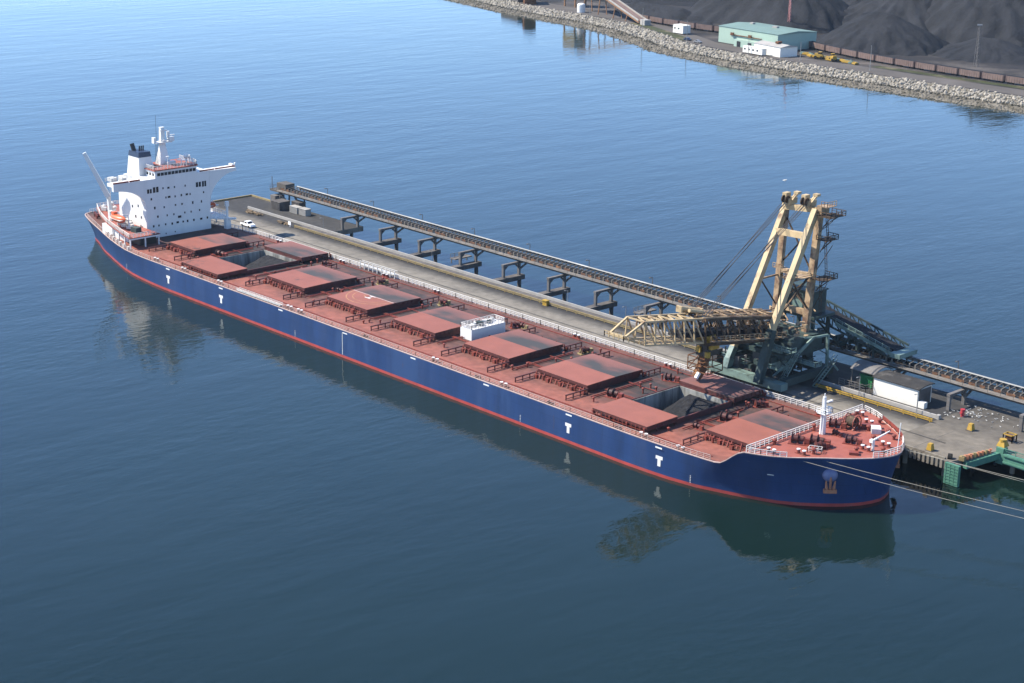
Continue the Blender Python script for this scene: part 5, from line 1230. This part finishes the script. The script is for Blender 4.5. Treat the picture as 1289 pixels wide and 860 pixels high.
for j, (x, y) in enumerate(((-131.5, 39.4), (-128, 39.8), (-114, 38.8))):
    tb = MB()
    for k in range(11): tb.cbox((x + rng.uniform(-1.6, 1.6), y + rng.uniform(-.7, .7), 4.15 + .22 * (k % 3)), (rng.uniform(1, 2.4), .3, .3), rng.uniform(-.5, .5))
    tag(tb.build('timber_stack', M['timber']), ['heap of old timber at the left end of the white duct, outermost', 'heap of old timber at the left end of the white duct, next to the outermost', 'small heap of timber lying beside the duct opposite the pickup'][j], 'timber', 'timber heaps on the wharf')
sgn = MB().box(-110.4, -109.2, 37.9, 38.0, 4.6, 5.6).bar((-109.8, 38.1, 4), (-109.8, 38.1, 5.4), .12); tag(sgn.build('sign_board', M['carw']), 'small white board at the left end of the yellow guard rail', 'sign')
pbx = MB().cbox((-3, 38.0, 4.6), (1.4, 1.0, 1.2)).cbox((-3, 37.9, 5.3), (1.6, 1.2, .2)); tag(pbx.build('plug_box', M['yellow']), 'yellow box on the guard rail at the middle of the wharf', 'box')

# gulls: one continuous low body each
def gull_mesh():
    mb = MB(); sec = [(-.36, .02, .16, .01), (-.26, .05, .16, .03), (-.1, .11, .17, .09), (.06, .12, .19, .11), (.17, .08, .24, .08), (.23, .065, .31, .065), (.30, .05, .32, .05), (.40, .008, .30, .01)]
    V = []; m = 8
    for x, wy, z, hz in sec:
        for j in range(m): a = 2 * math.pi * j / m; V.append((x, wy * math.cos(a), z + hz * math.sin(a)))
    mb.add(V, [(i * m + j, i * m + (j + 1) % m, (i + 1) * m + (j + 1) % m, (i + 1) * m + j) for i in range(len(sec) - 1) for j in range(m)] + [tuple(range(m)), tuple(range((len(sec) - 1) * m, len(sec) * m))[::-1]])
    mb.add([(.0, .03, 0), (.02, .03, .1), (.03, .03, 0), (.0, -.03, 0), (.02, -.03, .1), (.03, -.03, 0)], [(0, 1, 2), (3, 4, 5)])
    return mb.build('gull', M['gull'])
g0 = gull_mesh(); tag(g0, 'white gull standing in the flock on the wharf', 'gull', 'gulls on the wharf')
gp = []
r2 = random.Random(5)
for k in range(80):
    if k < 50: x, y = r2.gauss(110.6, 1.7), r2.gauss(48.6, 2.2)
    elif k < 66: x, y = r2.uniform(111, 117), r2.uniform(47, 53.5)
    else: x, y = r2.uniform(114, 126), r2.uniform(44, 52)
    gp.append((x, max(44.5, y)))
for k, (x, y) in enumerate(gp):
    c = g0 if k == 0 else g0.copy()
    if k: COL.objects.link(c)
    c.location = (x, y, 4.02); c.rotation_euler.z = r2.uniform(0, 6.28); s = r2.uniform(.65, .9); c.scale = (s, s, s)
for x, y, z, l in ((24.6, 62, .02, 'white gull floating on the blue water left of the boom'), (64.5, 43, 45.8, 'white gull flying just above the loader apex'), (76.4, 44, 38.5, 'white gull flying right of the loader rear post')):
    c = g0.copy(); COL.objects.link(c); c.location = (x, y, z); c.scale = (1.6, 1.6, 1.6); c['label'] = l; c['group'] = 'gulls around the loader'

# mooring lines from the bow
def line(a, b, sag, label, r=.04):
    a = Vector(a); b = Vector(b); pts = []
    for k in range(17):
        t = k / 16; q_ = a.lerp(b, t); q_.z -= sag * 4 * t * (1 - t); pts.append(q_)
    tag(MB().path(pts, r, 6).build('mooring_line', M['rope']), label, 'rope', 'mooring lines from the bow')
P1 = hullside(114.2, 9.3)[0]; P2 = hullside(117.2, 9.3)[0]
line((P1.x, P1.y - .1, 9.4), (215, 24.5, 6), 1.6, 'mooring rope from the starboard bow, lowest of the four at the right edge')
line((P2.x, P2.y - .1, 9.4), (215, 27.5, 6), 1.3, 'mooring rope from the starboard bow, second lowest at the right edge')
line((122.4, 8.6, 9.6), (215, 33.5, 7), 1.4, 'mooring rope from the port bow passing just above the green panel, lower one')
line((122.9, 7.6, 9.8), (215, 36.5, 7.6), 1.2, 'mooring rope from the port bow, uppermost of the four')

# ------------------------------------------------------------------ far shore buildings, train and plant
def quad_house(name, pts, z0, h, wall, roof, label, cat, doors=(), over=.6):
    t = thing(name, (sum(p_[0] for p_ in pts) / 4, sum(p_[1] for p_ in pts) / 4, z0), label, cat)
    MB().prism(pts, z0, z0 + h).build('wall', wall, t)
    c = Vector((sum(p_[0] for p_ in pts) / 4, sum(p_[1] for p_ in pts) / 4))
    op = [tuple(c + (Vector(p_) - c) * (1 + over / (Vector(p_) - c).length)) for p_ in pts]
    a, b, cc, d = op; r0 = ((a[0] + d[0]) / 2, (a[1] + d[1]) / 2, z0 + h + 1.1); r1 = ((b[0] + cc[0]) / 2, (b[1] + cc[1]) / 2, z0 + h + 1.1)
    z = z0 + h + .02
    MB().add([(*a, z), (*b, z), (*cc, z), (*d, z), r0, r1], [(0, 1, 5, 4), (2, 3, 4, 5), (0, 4, 3), (1, 2, 5), (3, 2, 1, 0)]).build('roof', roof, t)
    return t
A_ = Vector((-306.5, 462)); Bx = Vector((-263.5, 462.5))
wa = quad_house('warehouse', [(-309, 462), (-266, 457.5), (-262.5, 485), (-305.5, 489.5)], 3.5, 8.4, M['mintwall'], M['mintroof'], 'mint green warehouse with a shallow roof on the far shore', 'warehouse')
MB().box(-309.6, -309.15, 466, 478, 3.5, 9).build('big_door', M['black'], wa)
MB().prism([(-300, 460.9), (-277, 458.4), (-277, 458.0), (-300, 460.5)], 8.2, 8.6).build('crane_beam', M['rust'], wa)
for x in (-298, -285): MB().cbox((x, 461.2 - (x + 309) * .105 - .2, 8.9), (2.0, .8, 1.4)).build('door_frame', M['rust'], wa)
MB().prism([(-292, 459.9), (-270, 457.6), (-270.8, 452.6), (-292.6, 455)], 3.5, 7.2).build('lean_to', M['mintwall'], wa)
for x in (-289, -281): MB().cbox((x, 455.0 - (x + 292) * .11 - .05, 5.0), (2.4, .5, 2.8)).build('doorway', M['black'], wa)
MB().cbox((-280, 473, 13.2), (3, 2, 1.2)).cbox((-298, 476, 13.2), (2, 2, 1)).build_each('roof_vent', M['curb'], wa)
an = quad_house('annex_building', [(-270.5, 444.5), (-251, 441), (-248.5, 451.5), (-268, 455)], 3.5, 4.8, M['shedwall'], M['curb'], 'white flat building in front of the mint green warehouse', 'building')
MB().cbox((-257, 447, 9.9), (2, 3, 1)).build_each('roof_vent', M['rust'], an)
def trailer(x, y, l, w_, h, rz, m, label, cat='trailer', name='site_trailer'):
    t = thing(name, (x, y, 3.5), label, cat); MB().cbox((x, y, 3.5 + .5 + h / 2), (l, w_, h), rz).build('body', m, t); MB().cbox((x, y, 3.5 + .56 + h), (l + .3, w_ + .3, .14), rz).build('roof', m, t)
    ca, sa = math.cos(rz), math.sin(rz)
    for k in range(int(l / 3)):
        u = -l / 2 + 1.5 + k * 3; MB().cbox((x + u * ca + (w_ / 2) * sa, y + u * sa - (w_ / 2) * ca, 3.5 + .5 + h * .6), (1.2, .12, .8), rz).build('window', M['glass'], t)
    for u in (-l * .35, l * .35): MB().cbox((x + u * ca, y + u * sa, 3.76), (.5, w_ * .9, .5), rz).build('footing', M['tyre'], t)
trailer(-266, 439.4, 14, 3, 3, -.12, M['shedwall'], 'long white site trailer between the rocks and the white building')
trailer(-343, 471, 8, 5.5, 4.2, -.1, M['shedwall'], 'small white cabin standing alone left of the warehouse', 'cabin', 'cabin')
# train
tr_pts = [(-480, 535), (-430, 510), (-400, 497), (-376.6, 492.5), (-345, 490), (-300, 493), (-262, 481), (-246.9, 475.6), (-216.1, 467.4), (-202.8, 465), (-180.5, 462.3), (-141.7, 459.3), (-129.5, 458.8), (-80, 460), (0, 466)]
def along(pts_, s):
    for a, b in zip(pts_, pts_[1:]):
        a = Vector(a); b = Vector(b); L_ = (b - a).length
        if s <= L_: return a.lerp(b, s / L_), (b - a).normalized()
        s -= L_
    return None
strip('railway_bed', [p_ for p_ in tr_pts], -2.4, 2.4, 3.56, 3.56, M['yard'])
def wagon(s, label):
    q_ = along(tr_pts, s); q2 = along(tr_pts, s + 12.2)
    if not q_ or not q2: return
    c = (q_[0] + q2[0]) / 2; d = (q2[0] - q_[0]).normalized(); rz = math.atan2(d.y, d.x)
    t = thing('coal_wagon', (c.x, c.y, 3.5), label, 'wagon', 'coal wagons of the train on the far shore')
    bm_ = MB(); bm_.cbox((c.x, c.y, 3.5 + 2.35), (11.6, 3.0, 2.7), rz)
    for k in range(9):
        u = -5.4 + k * 1.35
        for v_ in (-1.56, 1.56): bm_.cbox((c.x + d.x * u - d.y * v_, c.y + d.y * u + d.x * v_, 3.5 + 2.35), (.16, .12, 2.7), rz)
    bm_.build('body', M['wagon'], t)
    MB().cbox((c.x, c.y, 3.5 + 3.74), (11.2, 2.6, .1), rz).build('load', M['coalshore'], t)
    for u in (-4, 4): MB().cbox((c.x + d.x * u, c.y + d.y * u, 3.5 + .5), (2.4, 2.2, .9), rz).build('bogie', M['tyre'], t)
tot = sum((Vector(b) - Vector(a)).length for a, b in zip(tr_pts, tr_pts[1:])); s = 76; k = 0
while s < tot - 95:
    wagon(s, f'brown coal wagon, {ORD[k] if k < 20 else "number " + str(k + 1)} from the left end of the train' if k < 20 else f'brown coal wagon, {ORD[k - 20]} after the twentieth of the train'); s += 12.9; k += 1
# masts and poles
def mast(name, x, y, h, m, label, cat, r=.35, head=True):
    t = thing(name, (x, y, 3.5), label, cat)
    p_ = MB(); 
    for dx, dy_ in ((-1, -1), (1, -1), (1, 1), (-1, 1)): p_.bar((x + dx * r * 2, y + dy_ * r * 2, 3.5), (x + dx * r * .7, y + dy_ * r * .7, 3.5 + h), .16)
    for k in range(int(h / 2)): z = 3.5 + k * 2; f = 2 - 1.3 * k * 2 / h; p_.bar((x - r * f, y - r * f, z), (x + r * f, y + r * f, z + 1.6), .12).bar((x + r * f, y - r * f, z), (x - r * f, y + r * f, z + 1.6), .12)
    p_.build('lattice', m, t)
    if head: MB().cbox((x, y, 3.6 + h), (2.4, 1.0, .7), .6).build('lamp_head', M['roofgrey'], t)
redmast = mat('red_white_mast_paint', (.5, .22, .2), .6, var=.3, scale=.15)
mast('radio_mast', -313.5, 527, 32, redmast, 'slim red and white lattice mast rising before the big coal pile', 'mast', .3, False)
mast('light_tower', -173, 495, 20, M['leg'], 'tall grey light tower before the coal piles at the right', 'light tower', .45)
def pole(x, y, h, label):
    t = thing('light_pole', (x, y, 3.5), label, 'light pole', 'light poles along the far shore road')
    MB().tube((x, y, 3.5), (x, y, 3.5 + h), .16, 8, .1).build('pole', M['roofgrey'], t); MB().bar((x, y, 3.4 + h), (x + .8, y - 1.6, 3.6 + h), .14).build('arm', M['roofgrey'], t)
for x, y, h, l in ((-361, 459, 13, 'thin light pole on the far shore road left of the white cabin'), (-318, 447, 11, 'thin light pole by the road in front of the mint warehouse left corner'), (-238, 440.5, 9, 'thin light pole by the yellow machines on the far shore'), (-196, 440, 12, 'thin light pole on the rocks crest right of the yellow machines'), (-428, 486, 11, 'leftmost thin light pole by the rusty shore conveyor'), (-268, 437, 8, 'thin light pole in front of the long white trailer')): pole(x, y, h, l)
# yellow machines, pipe racks
def digger(x, y, rz, label):
    t = thing('loader_vehicle', (x, y, 3.5), label, 'vehicle', 'yellow machines on the far shore')
    ca, sa = math.cos(rz), math.sin(rz); T = lambda u, v_, z: (x + u * ca - v_ * sa, y + u * sa + v_ * ca, 3.5 + z)
    MB().cbox(T(0, 0, 1.6), (4.2, 2.2, 1.3), rz).cbox(T(-1.2, 0, 2.4), (1.8, 1.8, .8), rz).build('body', M['yellow'], t); MB().cbox(T(.5, 0, 2.9), (1.6, 1.7, 1.5), rz).build('cab', M['yellow'], t)
    MB().cbox(T(.5, 0, 3.0), (1.64, 1.74, .8), rz).build('cab_window', M['glass'], t)
    MB().bar(T(1.6, 0, 1.6), T(3.6, 0, .9), .5).cbox(T(4.2, 0, .7), (1.2, 2.8, 1.2), rz).build('bucket', M['yellow'], t)
    for u in (-1.5, 1.5):
        for v_ in (-1.1, 1.1): MB().tube(T(u, v_ - .3, .8), T(u, v_ + .3, .8), .8, 12).build('wheel', M['tyre'], t)
digger(-236, 453, .3, 'yellow wheeled machine right of the white shore building, left of two'); digger(-227, 452.5, 2.6, 'yellow wheeled machine right of the white shore building, right of two')
for k in range(16):
    x = -252 + k * 2.6 + rng.uniform(-1, 1); y = 457.5 + rng.uniform(-3.5, 3) - (x + 252) * .16
    o = MB(); rz = rng.uniform(-.5, .5); [o.cbox((x, y + j * .9, 4.1 + .3 * (j % 2)), (rng.uniform(3, 5), .7, .7), rz) for j in range(3)]
    tag(o.build('pipe_stack', M['yellow'] if k % 2 else M['teal']), ('stack of yellow steel beams stored beside the train on the far shore' if k % 2 else 'stack of pale green beams stored beside the train on the far shore'), 'stack', 'stored beams on the far shore')
for k, (x, y) in enumerate(((-322, 452), (-312, 449))):
    t = thing('parked_car', (x, y, 3.54), ['dark blue parked car on the far shore road, left of two', 'grey parked car on the far shore road, right of two'][k], 'car', 'cars parked on the far shore')
    cm = [mat('car_blue', (.02, .03, .07), .3), mat('car_grey', (.2, .2, .21), .3)][k]
    MB().extrude([(x + a, y - .9, 3.54 + b) for a, b in ((-2.2, .35), (-2.2, .9), (-1.4, 1.0), (-.9, 1.5), (.7, 1.5), (1.3, .95), (2.2, .85), (2.2, .35))], (0, 1.8, 0)).build('body', cm, t)
    MB().box(x - .8, x + .6, y - .92, y + .92, 4.55, 4.95).build('window', M['glass'], t)
    for a in (-1.4, 1.4): MB().tube((x + a, y - .92, 3.86), (x + a, y + .92, 3.86), .32, 10).build('wheel', M['tyre'], t)
# shore conveyor, coming down from the left
rc = thing('yard_conveyor', (-410, 492, 3.5), 'rusty inclined conveyor gallery at the top of the photo on the far shore', 'conveyor')
a_, b_ = Vector((-455, 507, 21)), Vector((-384, 484, 4.8))
MB().bar(a_, b_, 5.2, 1.2).build('gallery', M['reclaim'], rc); MB().bar(a_ + Vector((0, 0, .9)), b_ + Vector((0, 0, .9)), 2.6, .8).build('belt', M['wagon'], rc)
sd = MB(); dd = (b_ - a_).normalized(); sd_ = Vector((-dd.y, dd.x, 0)).normalized()
for k in (-1, 1): sd.bar(a_ + sd_ * 2.7 * k + Vector((0, 0, 1)), b_ + sd_ * 2.7 * k + Vector((0, 0, 1)), .3, 1.0)
sd.build('side_beam', M['curb'], rc)
for t in (.1, .35, .6, .8):
    q_ = a_.lerp(b_, t); MB().bar((q_.x - 1.6, q_.y - 2, 3.5), (q_.x, q_.y - 2, q_.z), .5).bar((q_.x + 1.6, q_.y + 2, 3.5), (q_.x, q_.y + 2, q_.z), .5).build('leg', M['reclaim'], rc)
MB().cbox((-381, 483, 5), (5, 4, 3), -.3).build('tail_house', M['curb'], rc)
rt = thing('transfer_tower', (-470, 517, 3.5), 'yellowish transfer tower at the head of the rusty shore conveyor', 'tower')
MB().box(-476, -466, 512, 522, 12, 22).build('house', M['yellowd'], rt)
for x in (-475.5, -466.5):
    for y in (512.5, 521.5): MB().box(x - .4, x + .4, y - .4, y + .4, 3.5, 12).build('leg', M['reclaim'], rt)
for x, y, l, w_, h, m, lb in ((-520, 512, 26, 9, 6, 'concd', 'dark long plant building at the top left of the shore'), (-500, 505, 12, 8, 9, 'rust', 'brown plant building right of the dark long one at the top left of the shore')):
    c_ = Vector((x, y)); quad_house('plant_building', [(x - l / 2, y - w_ / 2 + 5), (x + l / 2, y - w_ / 2 - 5), (x + l / 2 + 2, y + w_ / 2 - 5), (x - l / 2 + 2, y + w_ / 2 + 5)], 3.5, h, M[m], M['shedroof'], lb, 'building')
tk = MB(); tk.tube((-446, 497, 3.5), (-446, 497, 8), 2.4, 16).ell((-446, 497, 8), (2.4, 2.4, 1.0), 16, 6); tag(tk.build('storage_tank', M['white']), 'small white round tank on the far shore under the rusty conveyor', 'tank')
for z0, pts_, lb in ((0, [(-320, 600), (-250, 560)], 'left'), (0, [(-262, 640), (-170, 590)], 'right')):
    o = MB(); o.bar((*pts_[0], 5.2), (*pts_[1], 5.2), 2.6, 1.0); n_ = 14
    for k in range(n_): t = k / n_; q_ = Vector(pts_[0]).lerp(Vector(pts_[1]), t); o.bar((q_.x, q_.y, 3.5), (q_.x, q_.y, 5), .5)
    tag(o.build('yard_belt', M['curb']), f'pale low yard belt passing between the coal piles, {lb} one', 'conveyor', 'low yard belts')
pd = MB().prism([(-262, 500), (-248, 489), (-243, 492), (-256, 503)], 3.53, 3.56); tag(pd.build('puddle', M['water']), kind='structure')
ykr = thing('reclaimer', (-160, 560, 3.5), 'orange reclaimer boom low over the coal at the right edge of the shore', 'reclaimer')
MB().bar((-205, 575, 7), (-165, 560, 14), 2, 1.6).build('boom', M['reclaim'], ykr); MB().cbox((-165, 560, 9), (7, 6, 8), .3).build('tower', M['reclaim'], ykr); MB().cbox((-165, 560, 4.4), (10, 8, 1.6), .3).build('bogie', M['rust'], ykr)

# ------------------------------------------------------------------ air
hz = MB().box(-1600, 700, -700, 1700, -1.8, 132)
hzo = hz.build('haze', []); hm_ = bpy.data.materials.new('air_haze'); hm_.use_nodes = True; nt_ = hm_.node_tree
nt_.nodes.remove(nt_.nodes['Principled BSDF']); pv = nt_.nodes.new('ShaderNodeVolumePrincipled')
pv.inputs['Color'].default_value = (.62, .80, 1.0, 1); pv.inputs['Density'].default_value = .00003; pv.inputs['Anisotropy'].default_value = .1
nt_.links.new(pv.outputs[0], nt_.nodes['Material Output'].inputs['Volume'])
hzo.data.materials.clear(); hzo.data.materials.append(hm_); tag(hzo, kind='stuff')
